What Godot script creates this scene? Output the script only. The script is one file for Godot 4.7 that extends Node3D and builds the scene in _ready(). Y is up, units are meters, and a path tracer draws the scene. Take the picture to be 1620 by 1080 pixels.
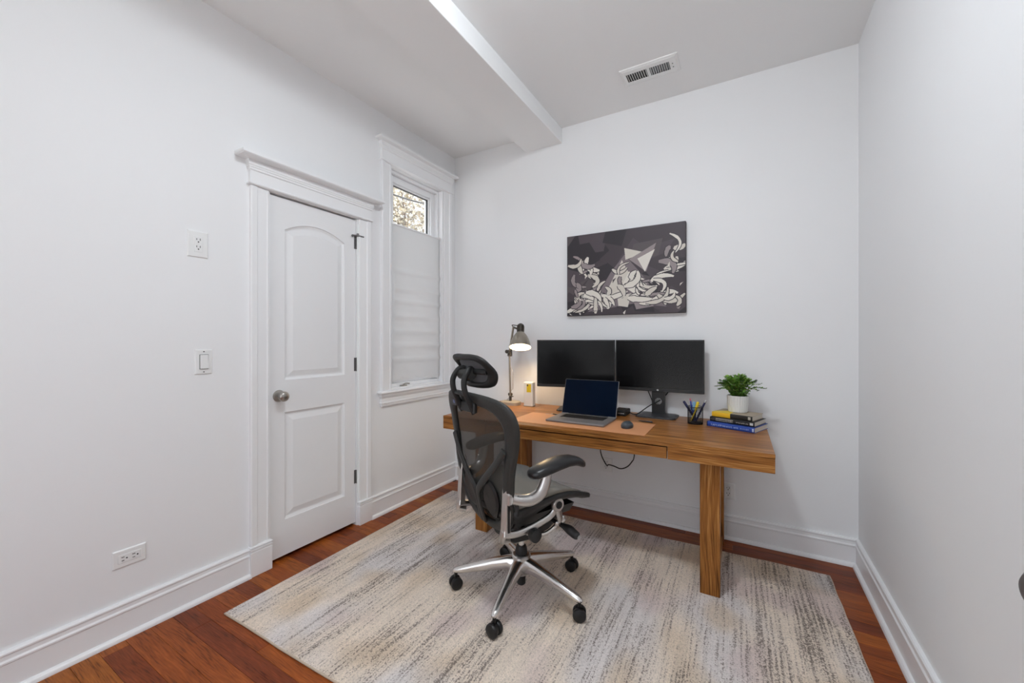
extends Node3D

const W := 2.76      # room width (x), back wall stands at z = 0
const H := 2.836     # ceiling height
const ZF := 4.4      # front wall behind the camera
const RUG := 0.009
const DESK := 0.735

var taken := {}
var M := {}

# ---------------------------------------------------------------- camera, light, order
const LAMP := Vector3(1.66, H, 1.85)
const LAMP_ENERGY := 0.75
const PANEL_ENERGY := 1.05
const BULB_ENERGY := 0.12

func _ready() -> void:
	# camera: focal length 633.73 px on a 1620 x 1080 frame, level, the horizon 2.8 px above the middle
	var cam := Camera3D.new()
	cam.name = "camera"
	cam.projection = Camera3D.PROJECTION_FRUSTUM
	cam.near = 0.05
	cam.far = 100.0
	cam.size = 2.0 * 0.05 * 540.0 / 633.73
	cam.frustum_offset = Vector2(0, -0.05 * 2.8 / 633.73)
	cam.position = Vector3(2.2248, 1.2294, 2.824)
	cam.rotation = Vector3(0, 0.526, 0)
	cam.current = true
	add_child(cam)
	# sky: bright even overcast
	var sky_m := ProceduralSkyMaterial.new()
	sky_m.sky_top_color = Color(0.885, 0.92, 0.96)
	sky_m.sky_horizon_color = Color(0.93, 0.947, 0.97)
	sky_m.ground_horizon_color = Color(0.9, 0.9, 0.9)
	sky_m.ground_bottom_color = Color(0.7, 0.7, 0.7)
	sky_m.sky_energy_multiplier = 1.5
	var sky := Sky.new()
	sky.sky_material = sky_m
	var env := Environment.new()
	env.background_mode = Environment.BG_SKY
	env.sky = sky
	env.tonemap_mode = Environment.TONE_MAPPER_LINEAR
	env.tonemap_exposure = 1.07
	env.sdfgi_enabled = true
	env.ssao_enabled = true
	env.ssil_enabled = true
	var we := WorldEnvironment.new()
	we.name = "environment"
	we.environment = env
	add_child(we)
	# sun high to the right of the house: it lights the ground and the tree outside, and enters neither window
	var sun := DirectionalLight3D.new()
	sun.name = "sun"
	sun.light_energy = 3.7
	sun.light_color = Color(1.0, 0.98, 0.955)
	sun.light_angular_distance = 1.0
	sun.shadow_enabled = true
	sun.look_at_from_position(Vector3.ZERO, Vector3(-0.6, -0.78, 0.03), Vector3.BACK)
	add_child(sun)
	make_materials()
	build_room()
	build_door()
	build_window()
	build_wall_fittings()
	build_outside()
	build_rug()
	build_desk()
	build_chair()
	build_picture()
	build_desk_things()

# ---------------------------------------------------------------- naming
func numbered(called: String) -> String:
	var n: int = taken.get(called, 0)
	taken[called] = n + 1
	return called if n == 0 else "%s_%03d" % [called, n]

func tag(o: Node3D, label: String, category: String, group := "", kind := "") -> Node3D:
	if label: o.set_meta("label", label)
	if category: o.set_meta("category", category)
	if group: o.set_meta("group", group)
	if kind: o.set_meta("kind", kind)
	return o

func thing(called: String, label: String, category: String, at := Vector3.ZERO, turn := 0.0, group := "") -> Node3D:
	var o := Node3D.new()
	o.name = numbered(called)
	add_child(o)
	o.position = at
	o.rotation.y = turn
	tag(o, label, category, group)
	return o

func obj(called: String, st: SurfaceTool, m: Material, parent: Node3D = null) -> MeshInstance3D:
	st.generate_normals()
	return inst(called, st.commit(), m, parent)

func inst(called: String, mesh: Mesh, m: Material, parent: Node3D = null) -> MeshInstance3D:
	var o := MeshInstance3D.new()
	o.mesh = mesh
	o.material_override = m
	o.name = called if parent else numbered(called)
	if parent: parent.add_child(o, true)
	else: add_child(o)
	return o

func struct(called: String, st: SurfaceTool, m: Material, label: String, category: String) -> MeshInstance3D:
	var o := obj(called, st, m)
	tag(o, label, category, "", "structure")
	return o

# ---------------------------------------------------------------- shapes
func begin() -> SurfaceTool:
	var st := SurfaceTool.new()
	st.begin(Mesh.PRIMITIVE_TRIANGLES)
	st.set_smooth_group(-1)
	return st

func uv_of(p: Vector3, n: Vector3, grain: int) -> Vector2:
	var a := n.abs()
	var d := 0 if a.x >= a.y and a.x >= a.z else (1 if a.y >= a.z else 2)
	var g := grain
	if d == g: g = (g + 1) % 3
	var o := 3 - d - g
	return Vector2(p[g], p[o])

# a flat convex face, turned so that n points out of its front
func face(st: SurfaceTool, pts: Array, n: Vector3, xf := Transform3D.IDENTITY, grain := 0, uvs: Array = []) -> void:
	var g: Vector3 = (pts[1] - pts[0]).cross(pts[2] - pts[0])
	var flip := g.dot(n) > 0.0
	for i in range(1, pts.size() - 1):
		var ids := [0, i + 1, i] if flip else [0, i, i + 1]
		for k in ids:
			st.set_uv(uvs[k] if uvs.size() else uv_of(pts[k], n, grain))
			st.add_vertex(xf * pts[k])

func box(st: SurfaceTool, c: Vector3, s: Vector3, b := 0.0, xf := Transform3D.IDENTITY, grain := 0) -> void:
	var h := s * 0.5
	b = minf(b, minf(h.x, minf(h.y, h.z)) * 0.9)
	var P := func(sg: Vector3, a: int) -> Vector3:
		var p := Vector3(sg.x * (h.x - b), sg.y * (h.y - b), sg.z * (h.z - b))
		p[a] = sg[a] * h[a]
		return c + p
	for a in 3:
		var i := (a + 1) % 3
		var j := (a + 2) % 3
		for s1 in [-1.0, 1.0]:
			var pts := []
			for q in [[-1.0, -1.0], [1.0, -1.0], [1.0, 1.0], [-1.0, 1.0]]:
				var sg := Vector3()
				sg[a] = s1; sg[i] = q[0]; sg[j] = q[1]
				pts.append(P.call(sg, a))
			var n := Vector3()
			n[a] = s1
			face(st, pts, n, xf, grain)
	if b <= 0.0: return
	for a in 3:
		var i := (a + 1) % 3
		var j := (a + 2) % 3
		for si in [-1.0, 1.0]:
			for sj in [-1.0, 1.0]:
				var lo := Vector3(); lo[a] = -1.0; lo[i] = si; lo[j] = sj
				var hi := Vector3(); hi[a] = 1.0; hi[i] = si; hi[j] = sj
				var n := Vector3(); n[i] = si; n[j] = sj * 0.99
				face(st, [P.call(lo, i), P.call(hi, i), P.call(hi, j), P.call(lo, j)], n, xf, grain)
	for sx in [-1.0, 1.0]:
		for sy in [-1.0, 1.0]:
			for sz in [-1.0, 1.0]:
				var sg := Vector3(sx, sy, sz)
				face(st, [P.call(sg, 0), P.call(sg, 1), P.call(sg, 2)], sg, xf, grain)

func bx(lo: Vector3, hi: Vector3, b := 0.0, grain := 0) -> SurfaceTool:
	var st := begin()
	box(st, (lo + hi) * 0.5, hi - lo, b, Transform3D.IDENTITY, grain)
	return st

func add_bx(st: SurfaceTool, lo: Vector3, hi: Vector3, b := 0.0, grain := 0) -> void:
	box(st, (lo + hi) * 0.5, hi - lo, b, Transform3D.IDENTITY, grain)

# rings of points joined into a skin; each ring is closed
func loft(st: SurfaceTool, rings: Array, cap := true, closed := false, groups: Array = [], uvm := 0) -> void:
	var n: int = rings[0].size()
	var count := rings.size()
	var cen := []
	for r in rings:
		var m := Vector3()
		for p in r: m += p
		cen.append(m / n)
	# which way round: compare a few quads with the direction away from the ring's middle
	var vote := 0.0
	for i in (count if closed else count - 1):
		var ra = rings[i]
		var rb = rings[(i + 1) % count]
		for k in range(0, n, maxi(1, n / 6)):
			var a: Vector3 = ra[k]
			var b: Vector3 = ra[(k + 1) % n]
			var c: Vector3 = rb[(k + 1) % n]
			var d: Vector3 = rb[k]
			vote += (c - a).cross(d - b).dot((a + b + c + d) * 0.25 - (cen[i] + cen[(i + 1) % count]) * 0.5)
	var flip := vote > 0.0
	for i in (count if closed else count - 1):
		var ra = rings[i]
		var rb = rings[(i + 1) % count]
		if groups.size(): st.set_smooth_group(groups[i])
		else: st.set_smooth_group(0)
		for k in n:
			var k1 := (k + 1) % n
			var q := [ra[k], ra[k1], rb[k1], rb[k]]
			var u := [Vector2(k / float(n), i / float(count - 1)), Vector2((k + 1) / float(n), i / float(count - 1)), Vector2((k + 1) / float(n), (i + 1) / float(count - 1)), Vector2(k / float(n), (i + 1) / float(count - 1))]
			for id in ([0, 2, 1, 0, 3, 2] if flip else [0, 1, 2, 0, 2, 3]):
				st.set_uv(u[id]); st.add_vertex(q[id])
	st.set_smooth_group(-1)
	if cap and not closed:
		var dir: Vector3 = cen[1] - cen[0]
		fan(st, rings[0], cen[0], -dir if dir.length() > 1e-7 else Vector3.DOWN)
		dir = cen[count - 1] - cen[count - 2]
		fan(st, rings[count - 1], cen[count - 1], dir if dir.length() > 1e-7 else Vector3.UP)
	st.set_smooth_group(-1)

func fan(st: SurfaceTool, ring, c: Vector3, n: Vector3) -> void:
	var size: int = ring.size()
	for k in size:
		var a: Vector3 = ring[k]
		var b: Vector3 = ring[(k + 1) % size]
		if a.distance_squared_to(b) < 1e-14 or a.distance_squared_to(c) < 1e-14: continue
		face(st, [c, a, b], n)

# a profile of (radius, height) turned about y
func lathe(st: SurfaceTool, prof: Array, segs := 32, xf := Transform3D.IDENTITY, cap := true) -> void:
	var rings := []
	var groups := []
	var gid := 1
	for i in prof.size():
		var ring := PackedVector3Array()
		for k in segs:
			var a := TAU * k / segs
			ring.append(xf * Vector3(cos(a) * maxf(prof[i].x, 1e-5), prof[i].y, sin(a) * maxf(prof[i].x, 1e-5)))
		rings.append(ring)
		if i > 0 and i < prof.size() - 1:
			var d0: Vector2 = (prof[i] - prof[i - 1]).normalized()
			var d1: Vector2 = (prof[i + 1] - prof[i]).normalized()
			groups.append(gid)
			if d0.dot(d1) < 0.8: gid += 1
		elif i == prof.size() - 1: groups.append(gid)
	loft(st, rings, cap, false, groups)

# a round or oval bar along points; radius a float, or one Vector2 (side, up) per point
func tube(st: SurfaceTool, pts: Array, rad, sides := 10, cap := true, closed := false, up := Vector3.UP) -> void:
	var rings := []
	var n := pts.size()
	var prev := up
	for i in n:
		var t: Vector3
		if closed: t = pts[(i + 1) % n] - pts[(i - 1 + n) % n]
		else: t = pts[mini(i + 1, n - 1)] - pts[maxi(i - 1, 0)]
		t = t.normalized()
		if i == 0 and absf(prev.dot(t)) > 0.98: prev = Vector3.RIGHT if absf(t.x) < 0.9 else Vector3.BACK
		var side := prev.cross(t).normalized()
		var v := t.cross(side).normalized()
		if not closed: prev = v
		var r: Vector2
		if rad is float: r = Vector2(rad, rad)
		elif rad is Vector2: r = rad
		elif rad[i] is float: r = Vector2(rad[i], rad[i])
		else: r = rad[i]
		var ring := PackedVector3Array()
		for k in sides:
			var a := TAU * k / sides
			ring.append(pts[i] + side * cos(a) * r.x + v * sin(a) * r.y)
		rings.append(ring)
	loft(st, rings, cap, closed)

# smooth curve through points
func curve(pts: Array, per := 6, closed := false) -> Array:
	var out := []
	var n := pts.size()
	for i in (n if closed else n - 1):
		var p0 = pts[(i - 1 + n) % n] if closed else pts[maxi(i - 1, 0)]
		var p1 = pts[i]
		var p2 = pts[(i + 1) % n]
		var p3 = pts[(i + 2) % n] if closed else pts[mini(i + 2, n - 1)]
		for k in per:
			out.append(p1.cubic_interpolate(p2, p0, p3, k / float(per)))
	if not closed: out.append(pts[n - 1])
	return out

# a profile polygon in (out, up) run straight from a to b; m0, m1 shear the ends for mitres
func prism(st: SurfaceTool, poly: Array, a: Vector3, b: Vector3, out: Vector3, up: Vector3, m0 := 0.0, m1 := 0.0, grain := 0) -> void:
	var d := (b - a).normalized()
	var pa := []
	var pb := []
	var mid := Vector2()
	for p in poly:
		pa.append(a + out * p.x + up * p.y + d * m0 * p.x)
		pb.append(b + out * p.x + up * p.y + d * m1 * p.x)
		mid += p / poly.size()
	var n := poly.size()
	var area := 0.0
	for i in n:
		area += poly[i].x * poly[(i + 1) % n].y - poly[(i + 1) % n].x * poly[i].y
	for i in n:
		var e: Vector2 = poly[(i + 1) % n] - poly[i]
		if e.length() < 1e-6: continue
		var q := Vector2(e.y, -e.x) * signf(area)
		face(st, [pa[i], pa[(i + 1) % n], pb[(i + 1) % n], pb[i]], out * q.x + up * q.y, Transform3D.IDENTITY, grain)
	var idx := Geometry2D.triangulate_polygon(PackedVector2Array(poly))
	for i in range(0, idx.size(), 3):
		face(st, [pa[idx[i]], pa[idx[i + 1]], pa[idx[i + 2]]], -d)
		face(st, [pb[idx[i]], pb[idx[i + 1]], pb[idx[i + 2]]], d)

# moulding with mitred returns on the wall x = 0 facing +x: steps of (out, y), ends z0 and z1 at out = base
func crown(st: SurfaceTool, steps: Array, z0: float, z1: float, base: float) -> void:
	var rings := []
	for s in steps:
		var o: float = s.x - base
		rings.append(PackedVector3Array([Vector3(0, s.y, z0 - o), Vector3(s.x, s.y, z0 - o), Vector3(s.x, s.y, z1 + o), Vector3(0, s.y, z1 + o)]))
	for i in rings.size() - 1:
		var a = rings[i]
		var b = rings[i + 1]
		var e: Vector2 = steps[i + 1] - steps[i]
		var q := Vector2(e.y, -e.x) if steps[-1].y > steps[0].y else Vector2(-e.y, e.x)
		face(st, [a[1], a[2], b[2], b[1]], Vector3(q.x, q.y, 0))
		face(st, [a[0], a[1], b[1], b[0]], Vector3(0, q.y, -q.x))
		face(st, [a[2], a[3], b[3], b[2]], Vector3(0, q.y, q.x))
	var up: bool = steps[-1].y > steps[0].y
	face(st, Array(rings[0]), Vector3.DOWN if up else Vector3.UP)
	face(st, Array(rings[-1]), Vector3.UP if up else Vector3.DOWN)

func ball(st: SurfaceTool, c: Vector3, r: Vector3, segs := 20, rows := 12, basis := Basis.IDENTITY) -> void:
	var prof := []
	for i in rows + 1:
		var a := -PI / 2 + PI * i / rows
		prof.append(Vector2(cos(a), sin(a)))
	lathe(st, prof, segs, Transform3D(basis, c) * Transform3D(Basis.from_scale(r), Vector3.ZERO), false)

# ---------------------------------------------------------------- materials
func mat(key: String, c: Color, rough := 0.6, metal := 0.0, spec := 0.5) -> StandardMaterial3D:
	var m := StandardMaterial3D.new()
	m.resource_name = key
	m.albedo_color = c
	m.roughness = rough
	m.metallic = metal
	m.metallic_specular = spec
	M[key] = m
	return m

func rgb8(r: int, g: int, b: int) -> Color:
	return Color(r / 255.0, g / 255.0, b / 255.0)

func noise(seed_: int, freq: float, oct := 3, type := FastNoiseLite.TYPE_SIMPLEX_SMOOTH) -> FastNoiseLite:
	var n := FastNoiseLite.new()
	n.seed = seed_
	n.frequency = freq
	n.noise_type = type
	n.fractal_octaves = oct
	return n

func tex(img: Image) -> ImageTexture:
	return ImageTexture.create_from_image(img)

# streaky wood, grain along u; 1 unit of uv covers the picture
func wood_image(w: int, h: int, dark: Color, mid: Color, light: Color, seed_: int, lines: float) -> Image:
	var a := noise(seed_, 1.0, 3)
	var b := noise(seed_ + 7, 1.0, 2)
	var c := noise(seed_ + 13, 1.0, 1)
	var data := PackedByteArray()
	data.resize(w * h * 3)
	var at := 0
	for y in h:
		var v := y / float(h)
		for x in w:
			var u := x / float(w)
			var bend := c.get_noise_2d(u * 2.0, v * 3.0) * 0.024
			var big := a.get_noise_2d(u * 1.6, (v + bend) * lines * 0.32) * 0.5 + 0.5
			var fine := b.get_noise_2d(u * 9.0, (v + bend) * lines * 2.2) * 0.5 + 0.5
			var t := clampf(big * 0.7 + (fine - 0.5) * 0.75 + 0.17, 0.0, 1.0)
			var col := dark.lerp(mid, smoothstep(0.1, 0.5, t)).lerp(light, smoothstep(0.5, 0.95, t))
			data[at] = int(col.r * 255.0); data[at + 1] = int(col.g * 255.0); data[at + 2] = int(col.b * 255.0)
			at += 3
	return Image.create_from_data(w, h, false, Image.FORMAT_RGB8, data)

func rug_images() -> Array:
	var n := 1024
	var streak := noise(3, 1.0, 3)
	var tone := noise(5, 1.0, 2)
	var hue := noise(9, 1.0, 2)
	var speck := noise(11, 1.0, 1, FastNoiseLite.TYPE_VALUE)
	var cream := rgb8(238, 222, 205)
	var pale := rgb8(229, 221, 217)
	var tan_ := rgb8(212, 189, 162)
	var mauve := rgb8(216, 196, 193)
	var dark := rgb8(92, 82, 77)
	var data := PackedByteArray()
	data.resize(n * n * 3)
	var bump := PackedByteArray()
	bump.resize(n * n)
	var at := 0
	for y in n:
		var v := y / float(n)
		for x in n:
			var u := x / float(n)
			var big := hue.get_noise_2d(u * 4.2, v * 2.0)
			var other := hue.get_noise_2d(u * 5.0 + 40.0, v * 2.6 + 9.0)
			var col := cream.lerp(pale, smoothstep(-0.25, 0.35, big)).lerp(tan_, smoothstep(0.12, 0.6, other) * 0.55).lerp(mauve, smoothstep(0.1, 0.6, -other) * 0.6)
			var s := streak.get_noise_2d(u * 190.0, v * 3.4)
			var s2 := streak.get_noise_2d(u * 48.0 + 500.0, v * 2.4)
			var f := speck.get_noise_2d(x * 0.9, y * 0.45)
			var t := tone.get_noise_2d(u * 16.0, v * 2.2)
			var edge := smoothstep(0.70, 0.98, u)
			var d := smoothstep(-0.02, 0.85, s * 0.72 + s2 * 0.3 + f * 0.62 + t * 0.24 + edge * 0.15)
			d *= 0.78 + 0.3 * t + edge * 0.16
			col = col.lerp(dark, clampf(d, 0.0, 0.8))
			var l := 1.0 + f * 0.11 + s * 0.10
			data[at] = int(clampf(col.r * l, 0, 1) * 255.0); data[at + 1] = int(clampf(col.g * l, 0, 1) * 255.0); data[at + 2] = int(clampf(col.b * l, 0, 1) * 255.0)
			bump[y * n + x] = int(clampf(0.55 + f * 0.25 - d * 0.3 + s * 0.15, 0, 1) * 255.0)
			at += 3
	return [Image.create_from_data(n, n, false, Image.FORMAT_RGB8, data), Image.create_from_data(n, n, false, Image.FORMAT_L8, bump)]

func fill_poly(img: Image, pts: Array, c: Color) -> void:
	var w := img.get_width()
	var h := img.get_height()
	var ymin := 1e9
	var ymax := -1e9
	for p in pts:
		ymin = minf(ymin, p.y * h); ymax = maxf(ymax, p.y * h)
	for y in range(maxi(0, int(ymin)), mini(h, int(ymax) + 1)):
		var xs := []
		for i in pts.size():
			var a := Vector2(pts[i].x * w, pts[i].y * h)
			var q: Vector2 = pts[(i + 1) % pts.size()]
			var b := Vector2(q.x * w, q.y * h)
			if (a.y <= y + 0.5) != (b.y <= y + 0.5):
				xs.append(a.x + (y + 0.5 - a.y) / (b.y - a.y) * (b.x - a.x))
		xs.sort()
		for k in range(0, xs.size() - 1, 2):
			var x0 := clampi(int(xs[k]), 0, w)
			img.fill_rect(Rect2i(x0, y, clampi(int(xs[k + 1]), 0, w) - x0, 1), c)

# an abstract print of angular shards in cream, grey and aubergine
func art_image() -> Image:
	var w := 560
	var h := 404
	var img := Image.create_empty(w, h, false, Image.FORMAT_RGB8)
	var ink := rgb8(66, 56, 62)
	var deep := rgb8(44, 38, 44)
	var grey := rgb8(122, 110, 114)
	var mid := rgb8(150, 138, 138)
	var bone := rgb8(214, 207, 196)
	var white := rgb8(228, 222, 212)
	img.fill(ink)
	var rng := RandomNumberGenerator.new()
	rng.seed = 77
	for i in 30:
		var c := Vector2(rng.randf(), rng.randf())
		var pts := []
		var a0 := rng.randf() * TAU
		for k in 4:
			pts.append(c + Vector2.from_angle(a0 + TAU * k / 4.0 + rng.randf() * 0.7) * rng.randf_range(0.08, 0.24))
		fill_poly(img, pts, [deep, ink, grey.darkened(0.3), deep, ink.lightened(0.06)][i % 5])
	# a broad slope of grey and bone facets rising to the right of the middle
	fill_poly(img, [Vector2(0.2, 0.96), Vector2(0.4, 0.5), Vector2(0.52, 0.3), Vector2(0.64, 0.5), Vector2(0.86, 0.93), Vector2(0.6, 0.88)], grey)
	fill_poly(img, [Vector2(0.34, 0.8), Vector2(0.5, 0.36), Vector2(0.56, 0.52), Vector2(0.5, 0.74)], bone)
	fill_poly(img, [Vector2(0.5, 0.66), Vector2(0.56, 0.5), Vector2(0.74, 0.7), Vector2(0.6, 0.76)], white)
	fill_poly(img, [Vector2(0.46, 0.78), Vector2(0.58, 0.76), Vector2(0.55, 0.92), Vector2(0.47, 0.9)], bone)
	fill_poly(img, [Vector2(0.58, 0.78), Vector2(0.72, 0.74), Vector2(0.76, 0.92), Vector2(0.62, 0.95)], mid)
	fill_poly(img, [Vector2(0.52, 0.22), Vector2(0.7, 0.3), Vector2(0.53, 0.36)], bone)
	fill_poly(img, [Vector2(0.56, 0.36), Vector2(0.78, 0.2), Vector2(0.7, 0.52)], mid)
	fill_poly(img, [Vector2(0.63, 0.36), Vector2(0.77, 0.27), Vector2(0.69, 0.52)], white)
	# tapering bent ribbons, each with a dark edge, thickest along the foot of the slope
	for i in 84:
		var u := rng.randf()
		var c := Vector2(0.06 + 0.88 * u, 0.0)
		c.y = 0.9 - 0.5 * exp(-pow((u - 0.55) / 0.22, 2.0)) * rng.randf() - 0.12 * rng.randf()
		if i % 4 == 0: c = Vector2(rng.randf_range(0.06, 0.27), rng.randf_range(0.25, 0.8))
		if i % 7 == 0: c = Vector2(rng.randf_range(0.82, 0.96), rng.randf_range(0.2, 0.62))
		var dirn := Vector2.from_angle(rng.randf_range(-1.9, 1.9)) * rng.randf_range(0.04, 0.12)
		var bend := Vector2(-dirn.y, dirn.x) * rng.randf_range(-0.8, 0.8)
		var wid := rng.randf_range(0.008, 0.026)
		var tones := [bone, white, mid, bone, white, white]
		for pass_ in 2:
			var left := []
			var right := []
			for k in 9:
				var t := k / 8.0 * 2.0 - 1.0
				var p := c + dirn * t + bend * (1.0 - t * t)
				var q := dirn - bend * 2.0 * t
				var nrm := Vector2(-q.y, q.x).normalized()
				var w0 := wid * (0.35 + 0.65 * (1.0 - absf(t) * absf(t))) * (1.3 if k < 3 else 0.9) + (0.006 if pass_ == 0 else 0.0)
				left.append(p + Vector2(nrm.x, nrm.y * 1.35) * w0)
				right.push_front(p - Vector2(nrm.x, nrm.y * 1.35) * w0)
			fill_poly(img, left + right, deep if pass_ == 0 else tones[i % 6])
	for i in 30:
		var c := Vector2(rng.randf(), rng.randf_range(0.45, 1.0))
		var q := Vector2.from_angle(rng.randf() * PI) * rng.randf_range(0.012, 0.04)
		fill_poly(img, [c - q, c + Vector2(-q.y, q.x) * 0.5, c + q], [bone, mid, deep, white, ink][i % 5])
	return img

# a spine with bands and a row of small light marks where the lettering stands
func spine_image(base: Color, bands: Array, marks: Array, seed_: int) -> Image:
	var img := Image.create_empty(512, 64, false, Image.FORMAT_RGB8)
	img.fill(base)
	for b in bands:
		img.fill_rect(Rect2i(int(b[0] * 512), int(b[1] * 64), int(b[2] * 512), int(b[3] * 64)), b[4])
	var rng := RandomNumberGenerator.new()
	rng.seed = seed_
	for m in marks:
		var x: float = m[0] * 512
		while x < m[1] * 512:
			var w := rng.randf_range(5, 11)
			if rng.randf() < 0.86:
				var h0: float = m[3] * 64
				img.fill_rect(Rect2i(int(x), int(m[2] * 64 + rng.randf() * h0 * 0.3), 3, int(h0 * rng.randf_range(0.6, 1.0))), m[4])
				img.fill_rect(Rect2i(int(x), int(m[2] * 64 + h0 * rng.randf_range(0.1, 0.8)), int(w - 2), 3), m[4])
				if rng.randf() < 0.5: img.fill_rect(Rect2i(int(x + w - 4), int(m[2] * 64 + h0 * 0.3), 3, int(h0 * 0.6)), m[4])
			x += w + 2
	return img

func textured(key: String, img: Image, rough: float, tint := Color.WHITE) -> StandardMaterial3D:
	var m := mat(key, tint, rough)
	m.albedo_texture = tex(img)
	return m

func grained(key: String, c: Color, rough: float, freq: float, strength: float, seed_: int, metal := 0.0) -> StandardMaterial3D:
	var m := mat(key, c, rough, metal)
	var t := NoiseTexture2D.new()
	t.width = 256; t.height = 256; t.seamless = true; t.as_normal_map = true; t.bump_strength = strength
	t.noise = noise(seed_, freq, 4)
	m.normal_enabled = true
	m.normal_texture = t
	m.normal_scale = 0.5
	m.uv1_triplanar = true
	m.uv1_scale = Vector3.ONE * 2.0
	return m

func make_materials() -> void:
	grained("wall_paint", rgb8(243, 243, 244), 0.6, 0.06, 0.10, 21)
	grained("ceiling_paint", rgb8(245, 245, 245), 0.85, 0.06, 0.10, 22)
	mat("trim_paint", rgb8(245, 245, 246), 0.34)
	mat("door_paint", rgb8(241, 241, 242), 0.38)
	mat("plate", rgb8(240, 240, 239), 0.3)
	mat("slot", rgb8(40, 40, 40), 0.6)
	mat("nickel", rgb8(176, 172, 166), 0.28, 1.0)
	mat("hinge_metal", rgb8(122, 120, 120), 0.42, 0.7)
	mat("chrome", rgb8(226, 224, 222), 0.24, 1.0)
	mat("cast_metal", rgb8(206, 203, 200), 0.3, 1.0)
	mat("black_plastic", rgb8(24, 24, 25), 0.45)
	mat("caster_black", rgb8(18, 18, 19), 0.4)
	grained("graphite", rgb8(48, 48, 46), 0.55, 0.3, 1.0, 31)
	mat("graphite_dark", rgb8(31, 31, 31), 0.5)
	mat("pad_black", rgb8(29, 29, 31), 0.33)
	var mesh := mat("weave", Color(0.24, 0.225, 0.20, 0.64), 0.7)
	mesh.transparency = BaseMaterial3D.TRANSPARENCY_ALPHA
	var weave2 := mat("weave_head", Color(0.33, 0.33, 0.345, 0.86), 0.75)
	weave2.transparency = BaseMaterial3D.TRANSPARENCY_ALPHA
	grained("weave_seat", rgb8(112, 111, 108), 0.7, 0.5, 1.5, 33)
	mat("monitor_black", rgb8(27, 27, 28), 0.42)
	mat("screen_off", rgb8(15, 15, 16), 0.2, 0.0, 0.33)
	mat("stand_grey", rgb8(52, 52, 55), 0.4)
	mat("laptop_metal", rgb8(142, 140, 141), 0.42, 0.5)
	mat("laptop_screen", rgb8(3, 15, 34), 0.14, 0.0, 0.2)
	mat("key_black", rgb8(22, 22, 23), 0.5)
	mat("leather", rgb8(210, 148, 104), 0.55)
	mat("mouse_grey", rgb8(60, 68, 75), 0.42)
	mat("rubber", rgb8(20, 20, 20), 0.6)
	mat("white_ceramic", rgb8(232, 232, 228), 0.35)
	mat("soil", rgb8(52, 40, 30), 0.9)
	var leaf := mat("leaf", rgb8(84, 128, 46), 0.5)
	leaf.vertex_color_use_as_albedo = true
	leaf.albedo_color = Color.WHITE
	leaf.backlight_enabled = true
	leaf.backlight = Color(0.3, 0.3, 0.2)
	mat("stem_green", rgb8(74, 84, 44), 0.6)
	mat("paper", rgb8(222, 212, 196), 0.8)
	mat("cover_black", rgb8(26, 26, 27), 0.5)
	mat("cover_blue", rgb8(34, 66, 148), 0.45)
	mat("cover_cream", rgb8(176, 160, 140), 0.6)
	mat("lamp_metal", rgb8(168, 160, 148), 0.34, 1.0)
	mat("lamp_base", rgb8(178, 164, 144), 0.5)
	mat("lamp_joint", rgb8(96, 92, 86), 0.4, 1.0)
	mat("shade_inside", rgb8(240, 236, 226), 0.6)
	mat("carton", rgb8(236, 233, 224), 0.5)
	mat("yellow", rgb8(238, 206, 30), 0.5)
	mat("navy", rgb8(26, 32, 78), 0.35)
	mat("blue", rgb8(48, 78, 170), 0.4)
	mat("sky_blue", rgb8(128, 176, 214), 0.4)
	mat("pink", rgb8(214, 120, 128), 0.4)
	mat("silver", rgb8(188, 188, 190), 0.3, 0.8)
	mat("cable", rgb8(22, 22, 22), 0.5)
	mat("mark_white", rgb8(200, 200, 200), 0.5)
	mat("emblem_blue", rgb8(110, 116, 160), 0.4)
	var sh := grained("shade_cloth", rgb8(243, 243, 243), 0.85, 0.5, 1.0, 41)
	sh.backlight_enabled = true
	sh.backlight = Color(0.6, 0.6, 0.6)
	var gl := mat("glass", Color(1, 1, 1, 0.06), 0.02)
	gl.transparency = BaseMaterial3D.TRANSPARENCY_ALPHA
	var em := mat("diffuser", rgb8(250, 250, 248), 0.5)
	em.emission_enabled = true; em.emission = Color(0.95, 0.98, 1.0); em.emission_energy_multiplier = 1.4
	var bulb := mat("bulb", rgb8(255, 246, 224), 0.5)
	bulb.emission_enabled = true; bulb.emission = Color(1.0, 0.93, 0.76); bulb.emission_energy_multiplier = 2.6
	mat("bark", rgb8(96, 78, 62), 0.9)
	var bl := mat("blossom", Color.WHITE, 0.8)
	bl.vertex_color_use_as_albedo = true
	bl.backlight_enabled = true
	bl.backlight = Color(0.6, 0.6, 0.55)
	mat("concrete", rgb8(212, 211, 208), 0.9)
	# wood
	var desk_img := wood_image(1024, 512, rgb8(92, 56, 26), rgb8(152, 98, 48), rgb8(204, 150, 88), 101, 60.0)
	var desk := textured("desk_wood", desk_img, 0.3)
	desk.metallic_specular = 0.28
	desk.uv1_scale = Vector3(0.54, 1.35, 1)
	var fimg := wood_image(512, 256, Color(0.6, 0.55, 0.52), Color(0.86, 0.84, 0.82), Color(1, 1, 1), 201, 26.0)
	var ft := tex(fimg)
	var tones := [rgb8(172, 90, 38), rgb8(160, 80, 36), rgb8(182, 100, 39), rgb8(148, 73, 35), rgb8(174, 92, 38), rgb8(140, 68, 36), rgb8(186, 109, 42), rgb8(164, 84, 37)]
	for i in tones.size():
		var m := mat("plank_%d" % i, tones[i], 0.33)
		m.albedo_texture = ft
		m.uv1_scale = Vector3(1.1, 3.2, 1)
		m.metallic_specular = 0.32
	var ri := rug_images()
	var rm := textured("rug", ri[0], 0.95)
	rm.heightmap_enabled = true
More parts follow.
